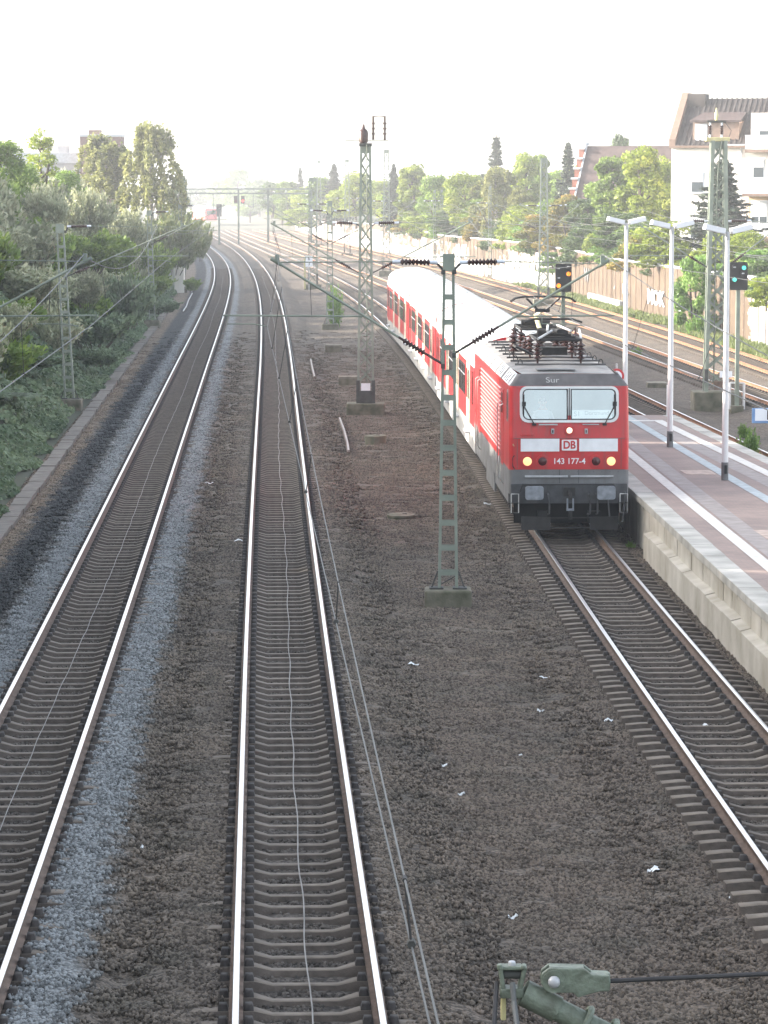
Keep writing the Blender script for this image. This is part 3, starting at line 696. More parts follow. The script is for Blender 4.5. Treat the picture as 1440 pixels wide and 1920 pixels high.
# folded pantograph at the front, raised one behind
def panto_frame(parent,yc):
    b=MB()
    for x in(-.55,.55): b.tube([(x,yc-1.3,4.60),(x,yc+1.3,4.60)],.035,M['under'],8)
    for q in(-1.3,0,1.3): b.tube([(-.55,yc+q,4.60),(.55,yc+q,4.60)],.035,M['under'],8)
    b.tube([(-.4,yc+.9,4.68),(.4,yc+.9,4.68)],.09,M['under'],12)
    o=b.build('pantograph',parent,True)
    for x in(-.55,.55):
        for q in(-1.3,1.3): insulator((x,yc+q,4.0),(x,yc+q,4.62),o,.115,4,ends=False)
    return o
p1=panto_frame(roof,4.4)
b=MB(); b.tube([(0,5.4,4.55),(0,3.2,4.62)],.06,M['under'],8); b.tube([(-.3,3.2,4.64),(-.12,5.3,4.7)],.03,M['ironlight'],6); b.tube([(.3,3.2,4.64),(.12,5.3,4.7)],.03,M['ironlight'],6)
b.tube([(-.75,5.0,4.78),(-.5,5.05,4.86),(.5,5.05,4.86),(.75,5.0,4.78)],.028,M['under'],6); b.tube([(-.75,5.35,4.78),(-.5,5.35,4.86),(.5,5.35,4.86),(.75,5.35,4.78)],.028,M['under'],6)
b.tube([(-.5,5.05,4.86),(-.5,5.35,4.86)],.025,M['under'],6); b.tube([(.5,5.05,4.86),(.5,5.35,4.86)],.025,M['under'],6)
b.tube([(-.55,3.0,4.45),(-.1,4.2,4.6)],.03,M['ironlight'],6); b.tube([(.55,3.1,4.45),(.62,4.4,4.62)],.03,M['ironlight'],6)
b.build('folded_arm',p1).location.z=.18
p2=panto_frame(roof,10.3)
b=MB(); b.tube([(0,9.3,4.46),(0,11.1,4.82)],.065,M['yellow'],8); b.tube([(0,11.1,4.82),(0,9.2,5.0),(0,8.75,5.08)],.05,M['cream'],8)
b.tube([(-.12,8.75,5.08),(-.45,8.55,5.40)],.028,M['black'],6); b.tube([(.12,8.75,5.08),(.45,8.55,5.40)],.028,M['black'],6); b.tube([(-.2,8.75,5.06),(.2,8.75,5.06)],.05,M['black'],8)
for q in(8.4,8.7): b.tube([(-.88,q,5.30),(-.75,q,5.40),(-.5,q,5.44),(.5,q,5.44),(.75,q,5.40),(.88,q,5.30)],.024,M['black'],6)
for x in(-.45,.45): b.tube([(x,8.4,5.42),(x,8.7,5.42)],.022,M['black'],6)
b.build('raised_arm',p2).location.z=.06
# roof high-voltage gear
for (x,q,h) in ((-.95,6.2,.72),(-.2,6.6,.66),(.25,7.0,.66),(.72,6.6,.72),(-.55,7.4,.45),(.6,8.1,.42),(-.15,2.35,.0)):
    if h: insulator((x,q,4.0),(x,q,4.0+h),roof,.13,4,ends=False)
b=MB(); b.tube([(-.95,6.2,4.75),(-.55,7.4,4.48),(.25,7.0,4.69),(.72,6.6,4.75),(.6,8.1,4.45)],.024,M['under'],6); b.tube([(-.2,6.6,4.68),(-.1,5.9,4.66),(0,5.7,4.62)],.022,M['ironlight'],6)
b.box((-.75,5.6,4.22),(.5,1.3,.05),M['under'],Matrix.Rotation(R(24),3,'Y')); b.box((.05,6.2,4.16),(.8,.5,.2),M['under']); b.tube([(-.1,6.9,4.05),(-.1,6.9,4.2)],[.2,.12],M['cream'],12)
b.build('busbar',roof)
# driver
def skin_person(name,label,cat,loc,verts,edges,rad,mats,parent=None,rz=0):
    me=bpy.data.meshes.new(name); me.from_pydata(verts,edges,[]); o=bpy.data.objects.new(name,me); col.objects.link(o)
    sm=o.modifiers.new('skin','SKIN'); 
    sk=me.skin_vertices[0].data if me.skin_vertices else None
    if sk is None: return o
    for i,r in enumerate(rad): sk[i].radius=(r,r)
    sk[0].use_root=True
    su=o.modifiers.new('sub','SUBSURF'); su.levels=1; su.render_levels=2
    me.materials.append(mats); o.location=loc; o.rotation_euler=(0,0,rz); return tag(o,label,cat)
def bake(o):
    dg=bpy.context.evaluated_depsgraph_get(); me=bpy.data.meshes.new_from_object(o.evaluated_get(dg)); o.modifiers.clear(); o.data=me; return o
dv=[(0,0,0),(0,0,.25),(0,-.02,.48),(0,-.03,.60),(0,-.05,.72),(0,-.055,.80),
    (-.19,-.02,.47),(-.27,-.10,.22),(-.22,-.32,.10),(-.17,-.42,.12),(.19,-.02,.47),(.27,-.10,.22),(.22,-.32,.10),(.17,-.42,.12),(-.1,-.3,-.04),(.1,-.3,-.04)]
de=[(0,1),(1,2),(2,3),(3,4),(4,5),(2,6),(6,7),(7,8),(8,9),(2,10),(10,11),(11,12),(12,13),(0,14),(0,15)]
dr=[.15,.145,.15,.055,.085,.075,.075,.052,.042,.035,.075,.052,.042,.035,.09,.09]
_m=Matrix.Translation(loc)@Matrix.Rotation(rz,4,'Z')
drv=skin_person('person','driver in a light shirt seated behind the left windscreen of the red locomotive','person',_m@Vector((-.58,1.0,2.42)),dv,de,dr,M['shirt'],rz=rz)
bake(drv); drv.data.materials.clear(); drv.data.materials.append(M['shirt']); drv.data.materials.append(M['skin'])
for p in drv.data.polygons: p.material_index=int(p.center.z>.56 or p.center.y<-.36); p.use_smooth=True
b=MB(); b.lathe((0,-.045,.77),(0,-.045,2),[(0,.09),(.04,.094),(.08,.08),(.115,.045),(.125,.01)],M['hair'],12); b.build('hair',drv,True)
b=MB(); b.add([(0,-.165,.735),(-.016,-.135,.71),(.016,-.135,.71),(0,-.13,.775)],[(0,1,2),(0,2,3),(0,3,1)],M['skin'])
for s in(-1,1): b.box((s*.032,-.136,.765),(.022,.008,.010),M['black']); b.box((s*.088,-.05,.745),(.015,.035,.05),M['skin'])
b.box((0,-.134,.685),(.045,.008,.008),M['coachred']); b.build('face',drv)
# ---------------------------------------------------------------- coaches
def coach_mesh(lab,ya):
    lo,rz=on_track(3,ya,ya+26.1); t=thing('passenger_coach',lab,'railway coach',lo,rz,'red coaches of the train')
    L=26.0; b=MB()
    hw=1.41; rows=[(.55,1.38),(1.30,hw),(3.10,hw),(3.30,1.385)]; mm=[M['coachskirt'],M['coachred'],M['white']]
    for (z0,a0),(z1,a1),m in zip(rows,rows[1:],mm):
        for s in(-1,1): b.add([(s*a0,0,z0),(s*a0,L,z0),(s*a1,L,z1),(s*a1,0,z1)],[(0,1,2,3)],m)
        for y in(0,L): b.add([(-a0,y,z0),(a0,y,z0),(a1,y,z1),(-a1,y,z1)],[(0,1,2,3)],M['coachred'] if m!=M['coachskirt'] else m)
    b.build('body',t)
    b=MB(); n=14; arc=[(-1.385*math.cos(math.pi*i/n),3.30+.76*math.sin(math.pi*i/n)**.8 if 0<i<n else 3.30) for i in range(n+1)]
    for y0,y1 in((.0,L),):
        ysg=np.linspace(0,L,14)
        for ya_,yb_ in zip(ysg,ysg[1:]):
            for (x0,z0),(x1,z1) in zip(arc,arc[1:]): b.add([(x0,ya_,z0),(x1,ya_,z1),(x1,yb_,z1),(x0,yb_,z0)],[(0,1,2,3)],M['coachroof'])
    for y in(0,L): b.add([(x,y,z) for x,z in arc],[tuple(range(n+1))],M['coachred'])
    rf=b.build('roof',t,True)
    b=MB()
    for q in np.arange(1.3,25.5,2.6):
        b=MB()
        for (x0,z0),(x1,z1) in zip(arc[1:-1],arc[2:-1]): b.bar((x0*1.003,q,z0+.006),(x1*1.003,q,z1+.006),.03,.012,M['coachskirt'])
        b.build('roof_seam',rf)
    b=MB()
    for q in(3.2,13,22.8): 
        for s in(-.45,.45): b.box((s,q,4.0),(.3,.5,.06),M['coachskirt'])
    b.build('roof_vent',rf)
    def rect(b,s,y0,y1,z0,z1,o,m):
        b.prism([(y0,z0),(y1,z0),(y1,z1),(y0,z1)],'x',s*1.405,s*(1.41+o),m) 
    for s in(-1,1):
        for q in(3.2,9.9,16.6,23.2):
            b=MB(); rect(b,s,q-.85,q+.85,1.18,3.12,.012,M['cream']); d=b.build('door',t)
            for e in(-.43,.43):
                b=MB(); rect(b,s,q+e-.36,q+e+.36,1.25,3.05,.022,M['cream'] if abs(q-9.9)<9 else M['coachred']); d2=b.build('door_leaf',d)
                b=MB(); rect(b,s,q+e-.24,q+e+.24,2.0,2.9,.03,M['darkglass']); b.build('door_window',d)
            b=MB(); b.box((s*1.46,q,.98),(.16,1.5,.05),M['galv']); b.build('door_step',d)
        for c0 in(5.0,11.75,18.4):
            for j in range(3):
                q=c0+j*1.32; b=MB(); rect(b,s,q-.03,q+1.17,1.97,2.93,.012,M['black']); wn=b.build('window',t)
                b=MB(); rect(b,s,q+.03,q+1.11,2.03,2.87,.018,M['darkglass']); b.box((s*1.43,q+.57,2.6),(.012,1.1,.03),M['galv']); b.build('pane',wn)
        b=MB(); rect(b,s,.75,1.35,1.95,2.95,.012,M['darkglass']); rect(b,s,24.7,25.3,1.95,2.95,.012,M['darkglass']); b.build('end_window',t)
    for yc in(3.6,L-3.6): bogie(t,yc,2.5,.46,False)
    b=MB(); b.box((0,13,.62),(2.5,8,.5),M['under']); 
    for q in(7.5,10,17,19.5): b.box((0,q,.6),(2.4,1.2,.42),M['coachskirt'])
    b.build('underframe_box',t,False,.02)
    b=MB()
    for y in(-.12,L+.12): b.box((0,y,1.5),(1.0,.3,2.1),M['black'])
    b.build('gangway',t,False,.05)
    return t
coach_mesh('red coach coupled directly behind the locomotive',91.0)
coach_mesh('red middle coach between the two other coaches of the train',117.5)
coach_mesh('last red coach at the far end of the train',144.0)
# far train
lo,rz=on_track(1,735,790)
lo=((400-720)/5740*745.,740.,.0)
t=thing('distant_train','tiny hazy red train far off under the gantry at the left','train',lo,R(8))
b=MB(); 
for s in(-1,1): b.add([(s*1.42,0,.6),(s*1.42,40,.6),(s*1.42,40,3.3),(s*1.42,0,3.3)],[(0,1,2,3)],M['coachred'])
b.add([(-1.42,0,.6),(1.42,0,.6),(1.42,0,3.3),(-1.42,0,3.3)],[(0,1,2,3)],M['coachred']); b.build('body',t)
b=MB(); b.prism([(-1.42,3.3),(1.42,3.3),(1.0,3.85),(0,4.05),(-1.0,3.85)],'y',0,40,M['coachroof']); b.build('roof',t)
b=MB(); b.box((0,-.02,2.5),(2.2,.06,.9),M['darkglass']); b.build('windscreen',t)
b=MB()
for q in range(2,38,5): b.box((-1.43,q,2.3),(.04,2.4,.9),M['darkglass']); b.box((-1.43,q+2.,2.1),(.05,.6,2.0),M['cream'])
b.build('window_band',t)
# ---------------------------------------------------------------- platform
HP=.96
def plx(y): return tx(3,y)+1.66
def prx(y): return tx(4,y)-1.68
PE=101.
pl=thing('station_platform','brick paved railway platform with pale edge stones beside the locomotive','platform')
M['paving']=None
def paving():
    m=bpy.data.materials.new('brick_paving'); m.use_nodes=True; n=m.node_tree.nodes; l=m.node_tree.links; b=n['Principled BSDF']; b.inputs['Roughness'].default_value=.85
    g=n.new('ShaderNodeNewGeometry'); br=n.new('ShaderNodeTexBrick'); br.inputs['Scale'].default_value=2.4; br.inputs['Mortar Size'].default_value=.012
    br.inputs['Color1'].default_value=(.305,.225,.195,1); br.inputs['Color2'].default_value=(.255,.19,.168,1); br.inputs['Mortar'].default_value=(.20,.185,.17,1)
    l.new(g.outputs['Position'],br.inputs['Vector'])
    no=n.new('ShaderNodeTexNoise'); no.inputs['Scale'].default_value=.5; no.inputs['Detail'].default_value=5; l.new(g.outputs['Position'],no.inputs['Vector'])
    mx=n.new('ShaderNodeMix'); mx.data_type='RGBA'; mx.blend_type='MULTIPLY'; mx.inputs[0].default_value=.5
    cr=n.new('ShaderNodeValToRGB'); cr.color_ramp.elements[0].position=.35; cr.color_ramp.elements[1].position=.65; cr.color_ramp.elements[0].color=(.6,.6,.62,1); cr.color_ramp.elements[1].color=(1.15,1.1,1.05,1)
    l.new(no.outputs['Fac'],cr.inputs[0]); l.new(br.outputs['Color'],mx.inputs[6]); l.new(cr.outputs[0],mx.inputs[7]); l.new(mx.outputs[2],b.inputs['Base Color'])
    return m
M['paving']=paving()
M['greypave']=mat('grey_paving',(.29,.255,.24),.85,0,.15,3,.2,40)
M['bluestrip']=mat('drain_strip',(.38,.42,.43),.8,0,.15,4)
M['edge']=mat('edge_stone',(.48,.46,.42),.85,0,.2,1.2,.3,20,c2=(.30,.29,.26))
M['pwall']=mat('platform_wall_concrete',(.54,.51,.45),.9,0,.25,1.0,.4,10,c2=(.34,.31,.25))
yy=np.arange(20,PE+.01,1.5); yy=np.append(yy,PE)
def strip(fa,fb,z,m,b,y0=20,y1=PE):
    q=np.append(np.arange(y0,y1-.2,1.5),y1)
    for a,c in zip(q,q[1:]): b.add([(float(fa(a)),a,z),(float(fb(a)),a,z),(float(fb(c)),c,z),(float(fa(c)),c,z)],[(0,1,2,3)],m)
b=MB(); strip(lambda y:plx(y)+.45,lambda y:prx(y)-.4,HP-.004,M['paving'],b); b.build('paving',pl)
b=MB(); strip(lambda y:plx(y)+1.3,lambda y:plx(y)+1.75,HP,M['greypave'],b); strip(lambda y:prx(y)-1.65,lambda y:prx(y)-1.15,HP,M['greypave'],b); b.build('grey_paving',pl)
b=MB(); strip(lambda y:plx(y)+.93,lambda y:plx(y)+1.22,HP+.004,M['paint_line'],b); b.build('tactile_line',pl)
b=MB(); strip(lambda y:prx(y)-1.1,lambda y:prx(y)-.78,HP+.004,M['paint_line'],b,20,98.3); strip(lambda y:plx(y)+1.22,lambda y:prx(y)-.78,HP+.0045,M['paint_line'],b,98.3,98.75); b.build('tactile_line',pl)
b=MB(); strip(lambda y:(plx(y)+prx(y))/2+.22,lambda y:(plx(y)+prx(y))/2+.52,HP+.004,M['bluestrip'],b); b.build('drain_strip',pl)
q=np.arange(20,PE,1.0)
for f,s in((plx,1),(prx,-1)):
    b=MB()
    for i,a in enumerate(q):
        j=random.uniform(-.006,.006)
        x=float(f(a)); x2=float(f(a+.985)); o=.47*s if s>0 else .42*s
        lo_,hi_=HP-.16,HP+.008+j
        pts=[(x,a,lo_),(x+o,a,lo_),(x2+o,a+.985,lo_),(x2,a+.985,lo_)]; b.add(pts+[(p[0],p[1],hi_) for p in pts],[(3,2,1,0),(4,5,6,7),(0,1,5,4),(1,2,6,5),(2,3,7,6),(3,0,4,7)],M['edge'])
    b.build('edge_stone',pl,False,.012)
b=MB()
q=np.arange(20,PE-.2,.62)
for i,a in enumerate(q):
    c=min(a+.605,PE)
    for f,s in((plx,1),(prx,-1)):
        x=float(f(a))+.10*s; x2=float(f(c))+.10*s; j=random.uniform(-.008,.008)
        b.add([(x+j,a,-.6),(x2+j,c,-.6),(x2+j,c,HP-.16),(x+j,a,HP-.16),(x+.2*s,a,-.6),(x2+.2*s,c,-.6),(x2+.2*s,c,HP-.16),(x+.2*s,a,HP-.16)],[(0,1,2,3),(0,4,5,1),(0,3,7,4),(1,5,6,2)],M['pwall'])
b.add([(float(plx(PE)),PE,-.6),(float(prx(PE)),PE,-.6),(float(prx(PE)),PE,HP-.01),(float(plx(PE)),PE,HP-.01)],[(0,1,2,3)],M['pwall'])
b.build('platform_wall',pl)
b=MB()      # lower footing ledge
q=np.arange(20,72,1.24)
for a in q:
    x=float(plx(a))-.10; x2=float(plx(a+1.22))-.10; zt=.30+random.uniform(-.02,.02)
    b.add([(x,a,-.6),(x2,a+1.22,-.6),(x2,a+1.22,zt),(x,a,zt),(x+.22,a,zt+.06),(x2+.22,a+1.22,zt+.06),(x,a,-.6),(x+.22,a,-.6),(x+.22,a+1.22,-.6)],[(0,1,2,3),(3,2,5,4),(0,3,4,7)],M['pwall'])
b.build('footing_ledge',pl)
b=MB(); b.box((0,0,.5),(.10,.06,1.15),M['postwhite']); o=b.build('marker_post',None,False,.01); o.location=(9.35,100.6,HP-.05); tag(o,'short white post standing at the far end of the platform','post')
t=thing('round_sign','round red rimmed sign peeping over the right edge of the locomotive roof','sign',(7.42,97.6,HP)); b=MB(); b.tube([(0,0,0),(0,0,1.9)],.03,M['galv'],8); b.build('post',t)
b=MB(); b.tube([(0,-.02,1.5),(0,-.06,1.5)],.24,M['red'],24); o=b.build('sign_plate',t); b=MB(); b.tube([(0,-.06,1.5),(0,-.066,1.5)],.17,M['board'],24); b.build('sign_face',o)
b=MB()
for x,y,w_,l_ in((8.6,66,.9,1.6),(8.3,80.5,.8,1.2),(9.9,72,.7,2.2),(9.2,58.5,1.0,1.2)): b.box((x,y,HP-.002),(w_,l_,.012),M['patch'],Matrix.Rotation(R(3),3,'Z'))
b.build('paving_patch',pl)
# lamp posts
def lamp_post(lab,x,y,rz):
    t=thing('lamp_post',lab,'lamp post',(x,y,HP),rz,'twin headed lamps on the platform')
    b=MB(); b.tube([(0,0,.42),(0,0,3.0),(0,0,6.2)],[.083,.075,.055],M['postwhite'],14); b.build('post',t,True)
    b=MB(); b.tube([(0,0,0),(0,0,.46)],.092,M['locogrey'],14); b.box((0,-.095,.28),(.07,.02,.22),M['black']); b.build('post_sleeve',t,True)
    b=MB(); b.tube([(0,0,6.15),(0,0,6.36)],[.07,.06],M['galv'],12); b.build('head_bracket',t,True)
    for s in(-1,1):
        b=MB(); a=R(13)
        r=Matrix.Rotation(-s*a,3,'Y')
        c=Vector((s*.35,0,6.34+.35*math.sin(a)))
        sec=[(-.17,-.06),(.17,-.06),(.13,.085),(-.13,.085)]
        P=lambda u,v,w_:tuple(c+r@Vector((u,v,w_)))
        V=[P(-s*.27,v,w_) for v,w_ in sec]+[P(s*.27,v,w_) for v,w_ in sec]
        b.add(V,[(0,1,2,3),(7,6,5,4),(0,4,5,1),(1,5,6,2),(2,6,7,3),(3,7,4,0)],M['postwhite']); o=b.build('lamp_head',t,False,.012)
    return t
lamp_post('platform lamp post right behind the cab of the red locomotive',7.76,98.4,R(8))
lamp_post('twin headed lamp post in the middle of the three on the platform',8.29,88.46,R(8))
lamp_post('nearest twin headed lamp post, in front of the tall lattice mast',8.76,78.36,R(8))
# ---------------------------------------------------------------- masts with cantilevers
def foundation(t,wd,dp,h,z0):
    b=MB(); b.box((0,0,z0-.4+(h+.4)/2),(wd,dp,h+.4),M['moss']); return b.build('foundation',t,False,.04)
def frame_mast(name,lab,x,y,ztop,group,z0=-.45,w0=.44,w1=.25,rz=0,lean=0,steps=12,fd=(1.0,.8,.35)):
    t=thing(name,lab,'catenary mast',(x,y,0),rz,group); zb=z0+fd[2]
    foundation(t,fd[0],fd[1],fd[2],z0)
    b=MB(); W=lambda z:w0+(w1-w0)*(z-zb)/(ztop-zb); X=lambda z:lean*(z-zb)
    for s in(-1,1):
        for dy in(0,):
            pts=[]
            for z,nx in((zb,0),(ztop,0)):
                cx=X(z)+s*(W(z)/2-.035); pts.append((cx,z))
            (xa,za),(xb,zb_)=pts
            b.add([(xa-.03,-.12,za),(xa+.03,-.12,za),(xa+.03,.12,za),(xa-.03,.12,za),(xb-.028,-.09,zb_),(xb+.028,-.09,zb_),(xb+.028,.09,zb_),(xb-.028,.09,zb_)],[(3,2,1,0),(4,5,6,7),(0,1,5,4),(1,2,6,5),(2,3,7,6),(3,0,4,7)],M['mast'])
    zs=np.linspace(zb+.35,ztop-.9,steps)
    for z in zs:
        for e in(-1,1): b.box((X(z),e*.105,z),(W(z)-.10,.012,.11),M['mast'])
    for e in(-1,1): b.box((X(ztop),e*.1,ztop-.17),(W(ztop),.014,.36),M['mast'])
    b.build('mast_frame',t)
    b=MB()
    for s in(-1,1): b.bar((s*(w0/2+.14),0,zb),(s*w0/2,0,zb+.38),.06,.03,M['mastdark']); b.box((s*(w0/2+.03),0,zb+.02),(.3,.34,.03),M['mastdark'])
    b.bar((-w0/2,.05,zb+.05),(w0/2,.05,zb+.3),.04,.02,M['mastdark']); b.build('base_bracket',t)
    return t
def lattice_mast(name,lab,x,y,ztop,group,z0=-.45,w0=.60,w1=.34,panels=17,fd=(1.5,1.2,.45),rz=0,ch=.09):
    t=thing(name,lab,'catenary mast',(x,y,0),rz,group); zb=z0+fd[2]; foundation(t,fd[0],fd[1],fd[2],z0)
    b=MB(); W=lambda z:(w0+(w1-w0)*(z-zb)/(ztop-zb))/2
    for sx in(-1,1):
        for sy in(-1,1): b.bar((sx*W(zb),sy*W(zb)*.8,zb),(sx*W(ztop),sy*W(ztop)*.8,ztop),ch,ch,M['mast'])
    zs=np.linspace(zb+.2,ztop-.1,panels)
    for i,(a,c) in enumerate(zip(zs,zs[1:])):
        f=1 if i%2 else -1
        for sy in(-1,1): b.bar((-f*W(a),sy*W(a)*.8,a),(f*W(c),sy*W(c)*.8,c),.016,.07,M['mast']); b.bar((f*W(a),sy*W(a)*.8+.02,a),(-f*W(c),sy*W(c)*.8+.02,c),.014,.05,M['mast'])
        for sx in(-1,1): b.bar((sx*W(a),-f*W(a)*.8,a),(sx*W(c),f*W(c)*.8,c),.014,.06,M['mast'])
        if i%4==0:
            for sy in(-1,1): b.bar((-W(a),sy*W(a)*.8,a),(W(a),sy*W(a)*.8,a),.06,.012,M['mast'])
    for sy in(-1,1): b.box((0,sy*W(ztop)*.8,ztop-.15),(2*W(ztop)+.08,.014,.34),M['mast'])
    b.build('lattice_frame',t)
    b=MB()
    for sx in(-1,1):
        for sy in(-1,1): b.box((sx*W(zb),sy*W(zb)*.8,zb+.45),(.14,.14,.9),M['mastdark'])
    b.build('base_leg',t)
    return t
def cantilever(t,mx,my,tw,ztie=6.85,zfoot=4.75,zc=5.5,off=0.,half=.16,rtop=.6,push=False,zm=7.0,small=False):
    """tw: lateral position (world X) of the messenger wire; the arm starts on the mast at local x = sign*half"""
    dx=tw-mx; s=1 if dx>0 else -1; L=abs(dx)
    tip=(s*L,0,zm-.12); r=.026
    b=MB(); b.tube([(s*(half+1.0),0,ztie+.02),tip],.013,M['mast'],6)
    foot=Vector((s*half,0,zfoot)); tp=Vector(tip); d=(tp-foot).normalized()
    b.tube([foot+d*1.05,tp],r,M['mast'],8); b.tube([tp-d*.1,tp+d*.16],r*1.5,M['mast'],8)
    b.box((s*L,0,zm-.03),(.09,.1,.16),M['mast'])
    # register tube
    u=.32 if not push else .30
    p0=foot+d*(foot.x and abs((tp-foot).length)*u)
    p0=foot+(tp-foot)*u; zr=zc+.22
    # point of the arm at height zr
    f=(zr-foot.z)/(tp.z-foot.z); p0=foot+(tp-foot)*f
    end=Vector((s*(L+(.25 if not push else 1.15)),0,zr+.02)); b.tube([p0,end],.021,M['mast'],6)
    cx=tw+off-mx
    hx=s*(abs(cx)-.9) if not push else s*(abs(cx)+.85)
    b.tube([(hx,0,zr),(hx,0,zr-.16),(cx+(hx-cx)*.35,0,zc-.0+.06),(cx,0,zc+.01)],.012,M['mast'],5)
    b.tube([Vector((s*(L*.8),0,zr)),foot+(tp-foot)*.8],.006,M['wiredark'],4)
    a=b.build('cantilever_arm',t,True)
    insulator((s*(half+.10),0,ztie),(s*(half+1.02),0,ztie+.02),a,.075,8)
    insulator(foot+d*.30,foot+d*1.08,a,.07,7,ends=False)
    b=MB(); b.tube([(s*half*.6,0,ztie-.18),(s*(half+.12),0,ztie)],.028,M['mastdark'],6); b.tube([foot,foot+d*.33],.03,M['mastdark'],6); b.box((s*half*.8,0,zfoot-.05),(.08,.26,.1),M['mastdark']); b.box((s*half*.8,0,ztie-.2),(.08,.26,.1),M['mastdark']); b.build('hinge_bracket',a)
    return a
GM='frame masts beside the tracks'; GLm='tall lattice masts'
m=frame_mast('catenary_mast','green frame mast standing nearest, in front of the red train',1.37,65.0,7.03,GM)
cantilever(m,1.37,65,4.63,6.86,4.95,5.5,-.38,.15,zm=6.95); cantilever(m,1.37,65,-2.26,6.86,4.72,5.5,-.22,.15,push=True,zm=6.98)
m=lattice_mast('lattice_mast','tall green lattice mast with a switch on top between the second track and the train',-.72,120.5,10.1,GLm)
cantilever(m,-.72,120.5,3.35,7.05,5.1,5.5,.25,.26,zm=7.2); cantilever(m,-.72,120.5,-4.30,7.05,5.1,5.5,.32,.26,zm=7.1)
b=MB(); b.box((.0,-.32,.62),(.36,.02,.34),M['board']); b.build('number_plate',m)
b=MB(); b.box((0,-.25,.25),(.5,.3,.5),M['mastdark']); b.tube([(0,-.3,.1),(0,-.3,-.4)],.06,M['mastdark'],8); b.build('switch_drive',m)
b=MB(); b.tube([(.05,-.3,.5),(.05,-.3,10.1)],.022,M['lightgreen'],6); b.build('drive_rod',m)
b=MB(); b.lathe((-.08,0,10.05),(-.08,0,12),[(0,.10),(.12,.12),(.15,.17),(.5,.19),(.62,.15),(.68,.07),(.85,.03)],M['insul'],12); b.box((0,0,10.1),(.5,.4,.12),M['mastdark']); b.bar((-.8,0,10.28),(.9,0,10.28),.05,.03,M['mast']); b.build('mast_switch',m,True)
b=MB(); b.tube([(.30,0,10.3),(.30,0,11.2),(.75,0,11.2),(.75,0,10.28)],.045,M['insul'],8); 
for z in(10.5,10.7,10.9): b.tube([(.75,0,z),(.75,0,z+.06)],.075,M['insul'],10); b.tube([(.3,0,z),(.3,0,z+.06)],.07,M['insul'],10)
b.build('switch_frame',m)
m=frame_mast('catenary_mast','green frame mast standing in the tall weeds beyond the lattice mast',-3.4,193,7.6,GM,w0=.5,w1=.3,steps=13)
cantilever(m,-3.4,193,.7,7.0,5.0,5.5,.3,.18,zm=7.1); cantilever(m,-3.4,193,-7.1,7.0,5.0,5.5,.3,.18,zm=7.1)
m=lattice_mast('lattice_mast','hazy broad lattice mast beside the yellow marker post',-6.25,270,9.3,GLm,w0=.75,w1=.6,panels=15)
cantilever(m,-6.25,270,-2.2,7.0,5.0,5.5,.3,.3,zm=7.1); cantilever(m,-6.25,270,-10.3,7.0,5.0,5.5,.3,.3,zm=7.1)
for i,(x,y,lab,l) in enumerate(((-10.2,65,'green frame mast beside the bank, its arm reaching in from the left edge',0),(-12.55,122,'green frame mast at the foot of the bank, nearest of those standing in ivy',-.045),(-14.75,195,'green frame mast on the bank in the middle of the row of the row',-.02),(-17.3,262,'green frame mast farthest along the bank, beside the pale bush',-.01))):
    m=frame_mast('catenary_mast',lab,x,y,7.0 if i else 7.2,'frame masts along the ivy bank',z0=-.3,lean=l,w0=.42,w1=.32)
    tgt=float(tx(1,y))+(-.25 if i==0 else .25)
    cantilever(m,x,y,tgt,6.9,4.9,5.5,(-.15 if i==0 else -.45),.16 if not l else .16-abs(l)*6,zm=7.0)
# right-hand masts
m=lattice_mast('lattice_mast','tall lattice mast with insulators on top, next to the green signal',13.35,123,10.3,GLm,w0=.85,w1=.5,panels=15,fd=(1.9,1.5,.75),ch=.15)
cantilever(m,13.35,123,10.0,7.1,5.2,5.5,.3,.3,zm=7.2); cantilever(m,13.35,123,15.9,7.1,5.2,5.5,-.3,.3,zm=7.1)
b=MB(); b.box((-.05,0,10.35),(.95,.5,.16),M['yellow']); b.build('top_platform',m,False,.02)
for s in(-.35,.12): insulator((s,0,10.45),(s,0,11.0),m,.08,5)
b=MB(); b.box((-.1,0,11.06),(.75,.1,.08),M['mastdark']); b.lathe((-.1,0,11.1),(-.1,0,13),[(0,.05),(.2,.09),(.35,.05),(.5,.02)],M['yellow'],8); b.tube([(.4,0,10.4),(.5,0,10.7),(.2,.1,11.1)],.015,M['wiredark'],5); b.build('top_switch',m)
b=MB(); b.tube([(-.12,-.3,.5),(-.12,-.3,5),(-.05,-.3,9.0),(.1,-.25,10.3)],.035,M['lightgreen'],6); b.build('down_cable',m)
b=MB(); b.box((.35,-.45,1.0),(.5,.03,.26),M['board']); b.box((.12,-.42,.55),(.5,.2,.35),M['rust']); b.build('switch_box',m)
for (x,y,zt,lab,tg) in ((11.9,229,10.6,'tall pale lattice mast among the sunlit tracks, in front of the birch',(8.4,14.4)),(.25,308,12.2,'tall lattice mast with dark insulators at its top, behind the middle lattice mast',(-2.6,3.)),(-4.7,392,12.0,'slender lattice mast seen left of the middle lattice mast',(-10.,-1.9)),(-9.6,455,12.4,'thin hazy lattice mast far off behind the broad mast',())):
    m=lattice_mast('lattice_mast',lab,x,y,zt,GLm,w0=.75,w1=.4,panels=15,fd=(1.5,1.2,.6))
    for q in tg: cantilever(m,x,y,q,7.1,5.2,5.5,.3,.3,zm=7.2)
for (x,y,zt,lab) in ((9.95,289,8.6,'slim frame mast standing tight against the graffiti wall'),(5.5,334,8.2,'white slim mast by the grey wall panels, left one of a close pair'),(6.35,338,8.2,'white slim mast by the grey wall panels, right one of a close pair')):
    m=frame_mast('catenary_mast',lab,x,y,zt,'frame masts along the wall',w0=.36,w1=.26,steps=11)
    cantilever(m,x,y,float(tx(6,y))-.2,7.0,5.0,5.5,.3,.16,zm=7.1)
